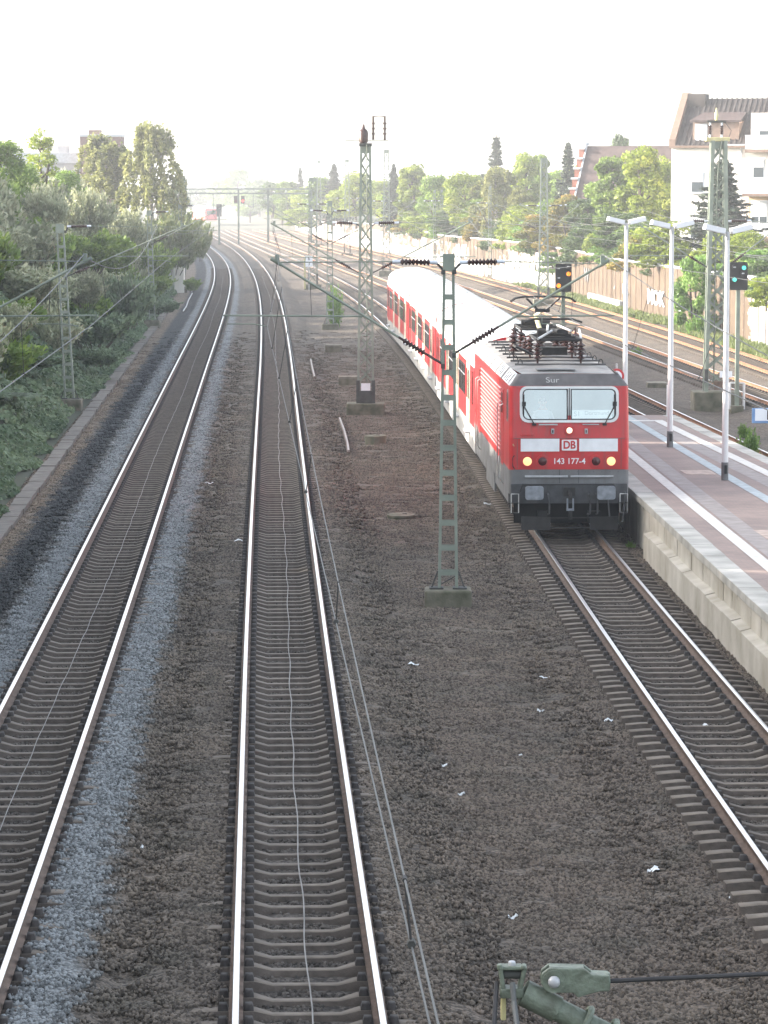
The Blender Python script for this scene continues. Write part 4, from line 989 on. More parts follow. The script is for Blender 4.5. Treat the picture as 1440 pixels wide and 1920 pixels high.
m=frame_mast('catenary_mast','thin pale mast rising behind the wall by the orange bush',16.3,257,7.6,'frame masts along the wall',z0=2.7,w0=.34,w1=.24,steps=9)
cantilever(m,16.3,257,11.4,7.0,5.0,5.5,.3,.16,zm=7.1)
# ---------------------------------------------------------------- overhead lines
def line(lab,sup,near=None,rw=.0048):
    t=thing('overhead_line',lab,'overhead wire',(0,0,0),0,'overhead lines above the tracks')
    ct=[];ms=[];dr=[]
    for i,((y0,c0,m0,z0),(y1,c1,m1,z1)) in enumerate(zip(sup,sup[1:])):
        n=18
        for j in range(n+1):
            u=j/n; y=y0+(y1-y0)*u; 
            if i==0 and near: z=5.76+((y-15)**2)*.000508
            else: z=z0+(z1-z0)*u-4*.85*u*(1-u)
            if j==0 and i>0: continue
            ms.append((m0+(m1-m0)*u,y,z)); ct.append((c0+(c1-c0)*u,y,5.5))
        nd=int(abs(y1-y0)//9)
        for j in range(1,nd+1):
            u=(j)/(nd+1); y=y0+(y1-y0)*u; z=5.76+((y-15)**2)*.000508 if (i==0 and near) else z0+(z1-z0)*u-4*.85*u*(1-u)
            if y>5 and y<200: dr.append(((m0+(m1-m0)*u,y,z),(c0+(c1-c0)*u,y,5.5)))
    b=MB(); b.tube(ct,rw,M['wire'],5); b.build('contact_wire',t); b=MB(); b.tube(ms,rw,M['wire'],5); b.build('messenger_wire',t)
    for p,q in dr:
        b=MB(); b.tube([p,q],.005,M['wiredark'],4); b.tube([(p[0],p[1]-.03,p[2]),(p[0],p[1]+.03,p[2])],.010,M['wiredark'],6); b.tube([(q[0],q[1]-.03,q[2]+.01),(q[0],q[1]+.03,q[2]+.01)],.018,M['mastdark'],6); b.build('dropper',t)
line('thin overhead wires of the leftmost track, running past the ivy bank',[(-35,-2.9,-2.6,7),(65,-6.25,-6.35,7.0),(122,-8.7,-9.,7.0),(195,-11.4,-10.9,7.0),(262,-13.7,-13.8,7.0),(330,-17.6,-17.4,7.0)],True,rw=0.010)
line('thin overhead wires of the second track, slanting down past the foreground rail',[(-15,1.4,1.25,7),(65,-2.48,-2.26,6.98),(120.5,-3.98,-4.30,7.1),(193,-6.8,-7.1,7.1),(270,-10.0,-10.3,7.1),(340,-14.4,-14.2,7.1)],True)
line('thin overhead wires above the red train and its raised pantograph',[(-15,7.0,6.9,7),(65,4.25,4.63,6.95),(120.5,3.6,3.35,7.2),(193,.4,.7,7.1),(270,-1.9,-2.2,7.1),(340,-7.,-7.2,7.1)],True,rw=0.009)
line('overhead wires of the track on the far side of the platform',[(30,17.2,17.,7.1),(70,13.8,13.5,7.1),(123,9.7,10.,7.2),(229,5.3,5.,7.2),(308,-2.3,-2.6,7.2),(392,-9.7,-10.,7.2)],rw=0.008)
line('overhead wires crossing in front of the spruce to the sunlit track',[(40,21.9,21.7,7.1),(123,16.2,15.9,7.1),(229,8.5,8.4,7.2),(308,3.,3.,7.2),(392,-2.2,-1.9,7.2)],rw=0.008)
line('overhead wires of the rusty track along the graffiti wall',[(100,20.3,20.5,7.1),(190,16.2,15.9,7.1),(257,11.6,11.4,7.1),(289,9.2,9.0,7.1),(336,4.5,4.8,7.1),(400,.2,.4,7.1)],rw=0.008)
# ---------------------------------------------------------------- foreground cantilever on a mast standing right of the frame
NY=7.85
m=frame_mast('catenary_mast','pale green cantilever arm with bolted fork clamp nearest the viewer, at the bottom edge',3.65,NY,6.9,GM)
M_=M['mast']
b=MB(); tip=Vector((.365-3.65,0,6.335)); foot=Vector((-.15,0,4.72)); d=(foot-tip).normalized()
b.tube([tip+d*.02,foot],.031,M['lightgreen'],16); b.tube([tip+d*.0,tip+d*.10],.036,M['lightgreen'],16)
arm=b.build('cantilever_arm',m,True)
b=MB()      # fork head
up=Vector((0,0,1)); h=tip+Vector((-.030,0,.036))
b.box(h+Vector((-.026,0,.0)),(.012,.045,.075),M['lightgreen'],Matrix.Rotation(R(-8),3,'Y')); b.box(h+Vector((.026,0,.0)),(.012,.045,.075),M['lightgreen'],Matrix.Rotation(R(12),3,'Y'))
b.box(h+Vector((0,0,-.034)),(.062,.05,.026),M['lightgreen']); b.tube([h+Vector((-.036,0,.012)),h+Vector((.036,0,.012))],.012,M['mastdark'],10)
b.tube([h+Vector((0,0,.03)),h+Vector((0,0,.048))],.011,M['galv'],6); b.box(h+Vector((-.006,0,.032)),(.066,.04,.010),M['lightgreen'])
b.tube([h+Vector((-.03,-.02,.03)),h+Vector((-.034,-.02,.044))],.008,M['lightgreen'],6); b.tube([h+Vector((.027,-.02,.03)),h+Vector((.03,-.02,.042))],.008,M['lightgreen'],6)
b.box(h+Vector((-.022,-.0,-.075)),(.014,.02,.07),M['yellow'])
b.build('fork_clamp',arm,False,.006)
b=MB()      # tie-rod head plate with round bolt
K=.57; pt=[(-.06,-.01),(-.055,.035),(-.02,.062),(.14,.058),(.175,.030),(.255,.026),(.255,-.048),(.21,-.048),(.15,-.065),(.11,-.078),(.09,-.055),(.02,-.055),(-.035,-.05)]
o0=tip+Vector((.078,0,.040))
def O(L): return [(p[0]*K+o0.x,p[1]*K+o0.z) for p in L]
for y0,y1 in((-.042,-.028),(.0,.014)): b.prism(O(pt),'y',y0,y1,M['lightgreen'])
b.prism(O([(.17,.03),(.255,.026),(.255,-.048),(.17,-.05)]),'y',-.036,.008,M['lightgreen'])
b.prism(O([(-.02,.05),(.14,.047),(.14,.058),(-.02,.062)]),'y',-.04,.012,M['lightgreen'])
b.tube([o0+Vector((.135,-.015,-.006)),o0+Vector((.148,-.015,-.006))],.026,M['lightgreen'],6)
pl_=b.build('tie_plate',arm,False,.004)
b=MB(); b.lathe((o0.x,-.036,o0.z),(o0.x,-1,o0.z),[(0,.031),(.010,.030)],M['lightgreen'],18); b.lathe((o0.x,-.045,o0.z),(o0.x,-1,o0.z),[(0,.016),(.009,.0155),(.014,.011),(.016,.004)],M['galv'],16); b.build('bolt',pl_,True)
b=MB(); b.tube([o0+Vector((.145,-.015,-.006)),(-.15,0,6.50)],.0065,M['wiredark'],8); b.build('tie_rod',arm,True)
b=MB()      # hook-end clamp below the tube
c=tip+d*.215; q=Vector((d.z,0,-d.x))
for k in(-.02,.055):
    cc=tip+d*(.20+k); b.tube([cc+Vector((0,-.036*math.cos(t),0))+q*(.043*math.sin(t)) for t in np.linspace(0,2*math.pi,13)],.009,M['lightgreen'],6,False)
b.tube([c+Vector((.02,-.03,-.04)),c+Vector((-.03,-.05,-.085)),c+Vector((-.10,-.05,-.12))],[.016,.02,.024],M['lightgreen'],10); b.tube([c+Vector((.05,-.04,-.02)),c+Vector((.0,-.05,-.075))],.014,M['lightgreen'],8)
b.box(c+Vector((-.02,-.045,-.075)),(.035,.035,.05),M['lightgreen']); b.box(c+Vector((.055,-.05,-.055)),(.04,.03,.02),M['lightgreen'])
b.build('hook_clamp',arm,True)
b=MB(); hw_=Vector((3.65,NY,0))+h
b.tube([hw_+Vector((0,-.035,-.0)),hw_+Vector((.004,-.05,-.05)),hw_+Vector((.03,-.5,-.28)),hw_+Vector((.1,-5,-1.0))],.0075,M['wire'],8); tag(b.build('wire_strand'),'twisted grey wire strand hanging from the fork clamp in the foreground','wire')
b=MB(); b.tube([hw_+Vector((-.04,0,-.01)),hw_+Vector((-.068,-.3,-.24)),hw_+Vector((-.3,-3,-1.6))],.0065,M['wiredark'],6); tag(b.build('stay_cable'),'thin black cable hanging beside the fork clamp in the foreground','cable')
# ---------------------------------------------------------------- signals
def signal(lab,x,y,zb,zt,wd,lamps,m,rz=0,post_m='mast',z0=-.4):
    t=thing('railway_signal',lab,'railway signal',(x,y,0),rz)
    b=MB(); b.box((0,.1,(z0+zb)/2+.1),(.16,.16,zb-z0),M[post_m]); b.box((.0,.1,z0+.1),(.5,.5,.3),M['moss']); b.build('post',t,False,.01)
    b=MB(); b.prism(rr(-wd/2,wd/2,zb,zt,(.06,)*4),'y',-.06,.06,M['black']); b.build('signal_screen',t)
    for (lx,lz,on) in lamps:
        X_=lx*wd/2; Z_=zb+(zt-zb)*lz
        b=MB(); n=12; b.tube([(X_,-.06,Z_),(X_,-.16,Z_)],.10,M['black'],14)
        b.lathe((X_,-.165,Z_),(X_,-1,Z_),[(0,.088),(.02,.07),(.03,.02)],m if on else M['galv'],14) if on else b.box((X_,-.12,Z_),(.10,.1,.05),M['galv'])
        b.build('signal_lamp',t)
        if on:
            b=MB(); pr=None
            for a in np.linspace(R(-20),R(200),12):
                p=(X_+.115*math.cos(a),Z_+.115*math.sin(a))
                if pr: b.add([(pr[0],-.06,pr[1]),(p[0],-.06,p[1]),(p[0],-.26,p[1]),(pr[0],-.26,pr[1])],[(0,1,2,3)],M['black'])
                pr=p
            b.build('lamp_hood',t)
    return t
signal('black signal board with two lit orange lamps behind the raised pantograph',7.25,124,4.25,5.38,.64,[(.62,.64,1),(-.62,.22,1),(-.62,.84,0),(.55,.9,0),(-.6,.5,0)],M['orange_on'],post_m='lightgreen')
g=signal('black signal board with two lit green lamps beside the tall lattice mast',13.98,121.,4.42,5.52,.70,[(.55,.80,1),(-.5,.38,1),(-.5,.82,0),(.45,.6,0)],M['green_on'])
b=MB()
for s in(-.28,.28): b.tube([(s,.1,-.3),(s,.1,.75)],.05,M['postwhite'],8)
b.bar((-.28,.1,.75),(.28,.1,.75),.06,.06,M['postwhite']); b.build('guard_frame',g)
# gantry far away
t=thing('signal_gantry','hazy green signal gantry spanning the tracks in the far distance','gantry',(0,478,0))
b=MB(); 
for z in(7.55,8.25): 
    for y in(-.4,.4): b.bar((-32.5,y,z),(-11.5,y,z),.26,.26,M['gantry'])
for i in range(21):
    x=-32.5+i; b.bar((x,-.4,7.55 if i%2 else 8.25),(x+1,-.4,8.25 if i%2 else 7.55),.07,.05,M['gantry'])
b.build('beam',t)
for x in(-32.8,-22.6,-18.0,-11.3):
    b=MB(); wd=.34 if x!=-22.6 else .28
    b.box((x,0,3.7),(wd,wd,8.9),M['gantry']); b.build('leg',t)
for x in(-30,-26.5,-20.3,-14.6):
    b=MB(); b.box((x,-.3,6.4),(.08,.08,2.4),M['gantry']); b.box((x,-.3,5.9),(.7,.06,.06),M['gantry']); b.build('hanger',t)
for x,mm in((-21.9,'red_on'),(-23.0,'lampred')):
    b=MB(); b.box((x,-.6,6.6),(.55,.2,1.2),M['black']); b.lathe((x,-.71,6.4),(x,-2,6.4),[(0,.2),(.05,.15)],M[mm],12); b.build('gantry_signal',t)
for (x,y,lab) in((-25.2,470,'hazy lattice post with a dark signal right of the distant train'),):
    t=thing('signal_post',lab,'signal post',(x,y,0)); b=MB(); b.box((0,0,2.6),(.3,.3,6.2),M['gantry']); b.build('post',t); b=MB(); b.box((0,-.2,5.),(.8,.2,1.9),M['black']); b.build('signal_screen',t)
# yellow marker post and white kilometre sign
b=MB(); b.box((0,0,1.),(.17,.17,2.7),M['yellow']); b.box((0,0,2.38),(.2,.2,.06),M['postwhite']); o=b.build('marker_post',None,False,.01); o.location=(-6.9,268,-.0); tag(o,'pale yellow marker post at the foot of the broad lattice mast','post')
t=thing('number_sign','small white number sign beside the yellow marker post','sign',(-6.5,266,0)); b=MB(); b.tube([(0,0,-.4),(0,0,1.9)],.035,M['galv'],8); b.build('post',t); b=MB(); b.box((0,-.05,2.1),(.62,.03,.95),M['board']); b.build('sign_plate',t)
for z,s_ in((2.32,'6'),(1.88,'3')):
    q=text(s_,.42,M['black'],t,ext=.002); q.location=(0,-.07,z); q.rotation_euler=(math.pi/2,0,0)
# station sign at the right edge
t=thing('station_sign','white station name sign with blue frame at the right edge','station sign',(10.35,84.5,HP),R(0))
D_=62.; xl=(1407-720)/5740*62.4; xr=xl+1.7; t.location=(0,D_,0)
zz0,zz1=3.68,3.985
b=MB(); b.box(((xl+xr)/2,0,(zz0+zz1)/2),(xr-xl,.06,zz1-zz0),M['blueframe']); b.build('frame',t,False,.01)
b=MB(); b.box(((xl+xr)/2+.03,-.035,(zz0+zz1)/2+.02),(xr-xl-.06,.012,zz1-zz0-.06),M['board']); b.build('board',t)
q=text('B',.27,M['black'],t,ext=.002); q.location=(xl+.36,-.045,(zz0+zz1)/2); q.rotation_euler=(math.pi/2,0,0)
for x in(xl+.55,xr-.2):
    b=MB(); b.tube([(x,.05,HP),(x,.05,zz1)],.035,M['galv'],10); b.build('sign_post',t)
# ---------------------------------------------------------------- things lying in the ballast
def drum(lab,x,y,r,h):
    b=MB(); z=float(gz(x,y)); b.lathe((0,0,-.3),(0,0,2),[(0,r*1.03),(.3+h*.6,r),(.3+h*.62,r*1.06),(.3+h,r*1.05),(.3+h,r*.4),(.3+h+.01,r*.3)],M['moss'],20)
    b.box((.1,0,h+.008),(.12,.04,.03),M['clip'])
    o=b.build('manhole_cover',None,True); o.location=(x,y,z); o.rotation_euler=(R(random.uniform(-2,2)),R(random.uniform(-2,2)),0); tag(o,lab,'manhole cover',None)
drum('flat round concrete shaft cover left of the nearest frame mast',.46,82.2,.36,.14)
drum('raised concrete shaft ring right of the long bent rail',-.30,106.6,.36,.30)
def blk(lab,x,y,d,rz=0):
    b=MB(); b.box((0,0,d[2]/2-.1),(d[0],d[1],d[2]+.2),M['moss']); b.box((0,0,d[2]+.03),(d[0]*1.04,d[1]*1.04,.08),M['concrete']); o=b.build('concrete_block',None,False,.03); o.location=(x,y,float(gz(x,y))); o.rotation_euler=(0,0,rz); tag(o,lab,'concrete block')
blk('low concrete block just behind the foot of the tall lattice mast',-1.55,138.5,(1.0,.7,.35)); blk('small concrete block left of the weeds, farthest of the blocks',-2.75,166.5,(.9,.6,.35)); blk('low concrete slab in the ballast beyond the platform lamps',12.2,137,(.85,.8,.16))
def loose(lab,pts,m):
    b=MB()
    for p,q in zip(pts,pts[1:]):
        b.bar((p[0],p[1],p[2]-.05),(q[0],q[1],q[2]-.05),.12,.03,M['rust']); b.bar(p,q,.06,.07,m)
    tag(b.build('loose_rail'),lab,'loose rail')
def gp(x,y): return (x,y,float(gz(x,y))+.12)
loose('long bent spare rail lying left of the raised concrete ring',[gp(-1.70,117.),gp(-1.45,111),gp(-1.28,106),gp(-1.18,101.8)],M['oldrail'])
loose('pale spare rail lying farther back, left of the lattice mast',[gp(-3.70,154.5),gp(-3.45,147),gp(-3.18,140)],M['oldrail'])
loose('pale curved pipe lying beside the leftmost track near the white pillar',[gp(-16.0,256),gp(-15.3,240),gp(-14.7,228),gp(-14.35,219)],M['postwhite'])
# white concrete pillar in the bushes
b=MB(); b.prism([(-.42,-.5),(.42,-.5),(.40,2.9),(-.36,3.0)],'y',-.5,.5,M['housewhite']); b.box((0,0,3.02),(.95,1.1,.14),M['coping']); o=b.build('concrete_pillar',None,False,.03); o.location=(-17.45,262,0); tag(o,'white concrete pillar under the pale bush by the leftmost track','pillar')
# litter
lit=[(775,1246,.10,'crumpled white'),(1021,1272,.09,'torn white'),(830,1436,.07,'narrow white'),(865,1484,.05,'tiny white'),(1228,1639,.10,'bright white rectangular'),(1141,1366,.07,'pinkish white'),(1328,1379,.09,'turquoise white'),(392,915,.12,'flat white'),(1014,1330,.06,'small white'),(962,1719,.06,'pale grey'),(1375,1703,.06,'thin white'),(447,1033,.10,'white shredded'),(268,1606,.04,'tiny bright'),(1250,1085,.10,'white flattened'),(918,955,.16,'grey crumpled'),(162,1468,.06,'shiny white'),(20,990,.05,'small pale'),(1300,752,.14,'white plastic'),(978,1412,.05,'narrow pale')]
near={0:'right of the two foreground wires',1:'in the ballast well left of the train track',2:'in the dark ballast below the crumpled white one',3:'in the dark ballast, under the narrow white one',4:'near the lower right corner of the ballast',5:'close to the left sleeper ends of the train track',6:'lying between the rails in front of the locomotive',7:'between the two left tracks',8:'under the torn white one',9:'just above the green clamp',10:'by the sleeper ends at the lower right',11:'left of the second track, further up',12:'between the left tracks near the bottom',13:'at the foot of the platform wall',14:'beside the wheels of the locomotive',15:'on the blue grey stone beside the leftmost track',16:'on the brown strip by the cable trough',17:'in the ballast beyond the platform edge',18:'left of the train track, halfway to the frame mast'}
f_=5740
def unp(u,v,z):
    dx=(u-720)/f_;dy=(v-960)/f_; dvec=(dx,math.cos(PITCH)-dy*math.sin(PITCH),-math.sin(PITCH)-dy*math.cos(PITCH)); t=(z-CAMH)/dvec[2]; return dvec[0]*t,dvec[1]*t
for i,(u,v,s,a) in enumerate(lit):
    x,y=unp(u,v,-.42); z=float(gz(x,y)); n=7
    g=np.random.default_rng(i); V=[];F=[]
    for p in range(n):
        for q in range(n): V.append((x+(p/(n-1)-.5)*s*2.0+g.normal(0,.005),y+(q/(n-1)-.5)*s*1.4+g.normal(0,.005),z+.035+g.normal(0,.012)+.02*math.sin(p+i)))
    for p in range(n-1):
        for q in range(n-1): a0=p*n+q; F.append((a0,a0+1,a0+n+1,a0+n))
    bb=MB(); bb.add(V,F,M['litter']); o=bb.build('litter'); tag(o,a+' scrap of litter '+near[i],'litter',None)
# ---------------------------------------------------------------- retaining wall with graffiti
t=thing('retaining_wall','long tan concrete retaining wall with graffiti along the right-hand tracks','wall')
def wallmat():
    m=mat('graffiti_wall',(.115,.080,.051),.9,0,.2,.8,.4,10,c2=(.072,.052,.035),streak=.6); n=m.node_tree.nodes; l=m.node_tree.links; b=n['Principled BSDF']
    src=b.inputs['Base Color'].links[0].from_socket
    at=n.new('ShaderNodeAttribute'); at.attribute_name='paint'
    g=n.new('ShaderNodeNewGeometry'); mp=n.new('ShaderNodeMapping'); mp.inputs['Scale'].default_value=(.5,.16,.55); l.new(g.outputs['Position'],mp.inputs[0])
    no=n.new('ShaderNodeTexNoise'); no.inputs['Scale'].default_value=1.2; no.inputs['Detail'].default_value=5; no.inputs['Distortion'].default_value=1.5; l.new(mp.outputs[0],no.inputs['Vector'])
    ad=n.new('ShaderNodeMath'); ad.operation='ADD'; l.new(no.outputs['Fac'],ad.inputs[0]); l.new(at.outputs['Fac'],ad.inputs[1])
    cr=n.new('ShaderNodeValToRGB'); cr.color_ramp.elements[0].position=.98; cr.color_ramp.elements[1].position=1.0; l.new(ad.outputs[0],cr.inputs[0])
    c2=n.new('ShaderNodeValToRGB'); e=c2.color_ramp.elements; e[0].position=.3;e[0].color=(.17,.19,.24,1);e[1].position=.5;e[1].color=(.34,.33,.31,1)
    n2=n.new('ShaderNodeTexNoise'); n2.inputs['Scale'].default_value=.5; l.new(mp.outputs[0],n2.inputs['Vector']); l.new(n2.outputs['Fac'],c2.inputs[0])
    mx=n.new('ShaderNodeMix'); mx.data_type='RGBA'; l.new(cr.outputs[0],mx.inputs[0]); l.new(src,mx.inputs[6]); l.new(c2.outputs[0],mx.inputs[7]); l.new(mx.outputs[2],b.inputs['Base Color'])
    return m
M['gwall']=wallmat()
ys=np.arange(60,640,1.0); zs=np.array([-.6,-.1,.25,.6,1.0,1.5,2.0,2.5,2.9,3.25])
jog=np.where((np.floor(ys/1)%2)==0,.0,.0)
Xw=wallx(ys); Y2,Z2=np.meshgrid(ys,zs,indexing='ij'); top=3.25+.1*np.sin(ys*.05)
X2=np.repeat(Xw[:,None],len(zs),1); Z2=np.where(Z2>3.2,np.repeat(top[:,None],len(zs),1),Z2)
pz=.30+.24*smooth(255,262,Y2)*smooth(300,290,Y2)+.18*smooth(305,320,Y2)+.40*smooth(.95,.55,Z2)*smooth(252,262,Y2)*smooth(-.3,0,Z2)+.42*smooth(178,172,Y2)
pz=np.where((Z2>2.6)&(Y2>180),pz-.3,pz)
n=len(zs); r,c=np.meshgrid(np.arange(len(ys)-1),np.arange(n-1),indexing='ij'); a=(r*n+c).ravel()
npmesh('wall_face',np.stack([X2,Y2,Z2],-1).reshape(-1,3),np.stack([a,a+1,a+n+1,a+n],1),[M['gwall']],t,attrs={'paint':('POINT',pz)})
b=MB()
for a,c in zip(ys[:-1:4],ys[4::4]):
    x0,x1=float(wallx(a)),float(wallx(c)); z=3.25+.1*math.sin(a*.05)+.06
    b.bar((x0+.08,a,z),(x1+.08,c,z),.30,.12,M['coping'])
    b.bar((x0+.1,a+.2,z-.2),(x0+.1,a+.2,z-.201),.3,.3,M['coping']) if 0 else None
b.build('coping',t)
b=MB()
for a in np.arange(150,330,2.4):
    x0=float(wallx(a)); b.box((x0-.01,a,1.35),(.05,.10,3.7),M['trim'])
b.build('panel_joint',t)
b=MB(); b.box((0,0,0),(.3,18,.5),M['coping']); 
o=b.build('white_ledge',t,False,.03); ym=232; o.location=(float(wallx(ym))-.12,ym,-.02); o.rotation_euler=(0,0,math.atan2(-(float(wallx(ym+8))-float(wallx(ym-8))),16))
for (s_,y,z,sz,m_,kx) in (('MOK',208.5,.95,1.35,'white',2.2),('S',199.,1.0,1.7,'white',2.4),('UL',221.5,1.1,1.0,'white',2.2),('W',243.5,1.5,1.5,'locogrey',2.0),('O',273,1.3,2.0,'white',2.4),('ME',285,1.3,1.9,'white',2.4)):
    q=text(s_,sz,M[m_],t,'graffiti',ext=.01,bold=.05 if sz>1.3 else .02); x=float(wallx(y)); dx=float(wallx(y+1)-wallx(y-1))/2
    q.location=(x-.09,y,z); q.scale=(kx,1,1); q.rotation_euler=(math.pi/2,0,-math.pi/2-math.atan(dx))
# ---------------------------------------------------------------- buildings
def hbox(b,x0,x1,y0,y1,z0,z1,m): b.box(((x0+x1)/2,(y0+y1)/2,(z0+z1)/2),(x1-x0,y1-y0,z1-z0),m)
def window(t,x,z,w_,h,y=0,shade=.0,sub=True):
    b=MB(); b.box((x,y-.01,z),(w_+.14,.10,h+.14),M['white']); o=b.build('window',t)
    b=MB(); b.box((x,y-.075,z),(w_,.03,h),M['pane']); b.build('pane',o)
    if shade: b=MB(); b.box((x,y-.10,z+h/2*(1-shade)),(w_,.02,h*shade),M['curtain']); b.build('blind',o)
    b=MB(); b.box((x,y-.10,z),(.05,.03,h),M['white']); b.build('mullion',o) if w_>1. else None
    b=MB(); b.box((x,y-.1,z-h/2-.1),(w_+.3,.24,.07),M['coping']); b.build('sill',o)
# white apartment house, facade turned towards the tracks; local x runs along the facade
HX,HY=21.35,229.
t=thing('apartment_house','white rendered apartment house with brown tiled roof, dormers and balconies at the right edge','house',(HX,HY,2.9),R(-17))
EV=8.75; RG=12.2; DEP=9.5; W1=15.5
b=MB(); hbox(b,0,W1,0,DEP,-.5,EV,M['housewhite']); b.prism([(0,EV),(DEP,EV),(DEP/2,RG-.15)],'x',0,W1,M['housewhite']); b.build('wall',t)
b=MB()
for (ya,za,yb,zb_) in((-.35,EV-.1,DEP/2,RG),(DEP+.35,EV-.1,DEP/2,RG)):
    b.add([(.35,ya,za),(W1,ya,za),(W1,yb,zb_),(.35,yb,zb_),(.35,ya,za-.18),(W1,ya,za-.18),(W1,yb,zb_-.18),(.35,yb,zb_-.18)],[(0,1,2,3),(4,7,6,5),(0,4,5,1),(1,5,6,2),(2,6,7,3),(3,7,4,0)],M['tile'])
for i in range(40):
    x=.6+i*.38; b.bar((x,-.33,EV-.05),(x,DEP/2,RG+.05),.10,.06,M['tile'])
rf=b.build('roof',t)
b=MB(); P=[(-.30,EV-.15),(-.30,EV+.35),(DEP/2-.3,RG+.45),(DEP/2+1.2,RG+.45),(DEP+.3,EV+.3),(DEP+.3,EV-.15)]
b.prism(P,'x',-.12,.36,M['trim']); b.build('gable_parapet',t)
b=MB(); hbox(b,.4,1.75,DEP/2-.9,DEP/2+.6,RG-1.0,RG+.35,M['tile']); b.build('chimney',rf)
# dormer
b=MB(); hbox(b,1.55,5.0,.25,3.4,EV-.05,EV+1.75,M['trim']); b.build('dormer',t)
b=MB(); b.add([(1.35,.0,EV+1.75),(5.2,.0,EV+1.75),(5.0,3.9,EV+2.55),(1.9,3.9,EV+2.55),(1.35,.0,EV+1.6),(5.2,0,EV+1.6)],[(0,1,2,3),(0,4,5,1)],M['slate']); b.build('dormer_roof',t)
b=MB(); hbox(b,1.72,2.65,.17,.25,EV+.05,EV+1.5,M['curtain']); b.build('dormer_window',t)
b=MB(); hbox(b,-.1,W1,-.42,0,EV-.28,EV-.12,M['trim']); b.tube([(3.8,-.36,EV-.1),(5.6,-.36,EV-.1)],.07,M['coping'],8); b.tube([(5.3,-.3,EV-.1),(5.3,-.1,EV-.6),(5.3,-.1,0)],.05,M['coping'],8); b.build('gutter',t)
# bay with balconies on the right
b=MB(); hbox(b,5.9,W1,-.25,0,-.5,4.9,M['ochre']); b.build('ochre_wall',t)
b=MB(); hbox(b,6.0,W1,-.3,2.6,8.3,11.0,M['housewhite']); b.build('roof_storey',t)
for (z,x0) in((8.3,5.75),(5.1,5.6),(1.9,5.7)):
    b=MB(); hbox(b,x0,W1,-1.35,-.26,z-.2,z,M['trim']); o=b.build('balcony',t)
    b=MB()
    for i in range(6): hbox(b,x0+.05+i*1.42,x0+1.42+i*1.42,-1.34,-1.28,z+.06,z+1.0,M['white'])
    hbox(b,x0,W1,-1.36,-1.27,z+1.02,z+1.08,M['coping']); b.build('balcony_railing',o)
for (x,z,w_,h,sh,yy_) in((2.0,5.95,.85,1.45,.5,0),(2.0,2.6,.95,1.5,.3,0),(4.4,2.6,.95,1.5,.6,0),(6.55,6.95,.75,1.3,.45,-.0),(7.6,6.95,.75,1.3,.8,-.0),(8.8,6.95,.75,1.3,.6,-.0),(6.7,3.6,1.1,1.9,.6,-.25),(8.6,3.6,1.1,1.9,.8,-.25),(7.05,9.75,.8,1.5,.55,-.3),(8.7,9.75,.8,1.5,.7,-.3)):
    window(t,x,z,w_,h,yy_,sh)
# building with stepped brick gable among the trees
t=thing('gabled_house','brown roofed building with a stepped red brick gable rising behind the trees','house',(17.4,284.,3.0),R(-18))
b=MB(); hbox(b,0,16,0,9,0,4.2,M['brick']); b.build('wall',t)
b=MB()
for ya,yb in((-.4,4.5),(9.4,4.5)): b.add([(.2,ya,4.0),(16,ya,4.0),(16,yb,9.3),(.2,yb,9.3)],[(0,1,2,3)],M['slate'])
b.build('roof',t)
b=MB(); cp=MB()
for i in range(6):
    y=-.5+i*.83; z=4.1+i*.93
    hbox(b,-.35,.15,y,9-y,2,z+.25,M['brick']) ; hbox(cp,-.45,.25,y-.12,y+.55,z+.25,z+.42,M['coping']); hbox(cp,-.45,.25,9-y-.55,9-y+.12,z+.25,z+.42,M['coping'])
hbox(cp,-.45,.25,3.9,5.1,9.4,9.6,M['coping']); cp.bar((.22,-.4,4.2),(.22,4.5,9.5),.12,.14,M['coping'])
b.build('stepped_gable',t); cp.build('coping',t)
# buildings behind the left bank
t=thing('brick_tower','dark brick tower rising behind the birches on the left','tower',(-34.5,350,5.2))
b=MB(); hbox(b,0,4.6,0,5,-1,9.0,M['towerbrick']); b.build('wall',t); b=MB(); hbox(b,-.1,4.7,-.1,5.1,9.0,9.25,M['coping']); b.build('parapet',t); b=MB(); hbox(b,.9,2.2,1,3,9.25,9.75,M['towerbrick']); b.build('roof_hut',t)
for z in(6.5,4): window(t,1.6,z,.5,1.4)
t=thing('grey_hall','low grey flat roofed building beside the brick tower','building',(-44.5,352,6))
b=MB(); hbox(b,0,9.9,0,12,-1,5.2,M['greyclad']); b.build('wall',t); b=MB(); hbox(b,-.1,9.98,-.2,12,5.2,6.4,M['coping']); b.build('roof_edge',t); b=MB(); hbox(b,7,8.2,2,4,6.4,7.2,M['greyclad']); b.build('roof_vent',t)
for x in(1.5,3.5,5.5,7.5): window(t,x,3.2,1.2,1.4)
t=thing('pale_tower','tiny pale tower far beyond the trees in the haze','tower',(17.8,980,3)); b=MB(); b.tube([(0,0,-2),(0,0,15)],[1.6,1.5],M['housewhite'],14); b.build('shaft',t); b=MB(); b.tube([(0,0,13.),(0,0,16.3)],[2.2,2.2],M['coping'],14); b.build('head',t)
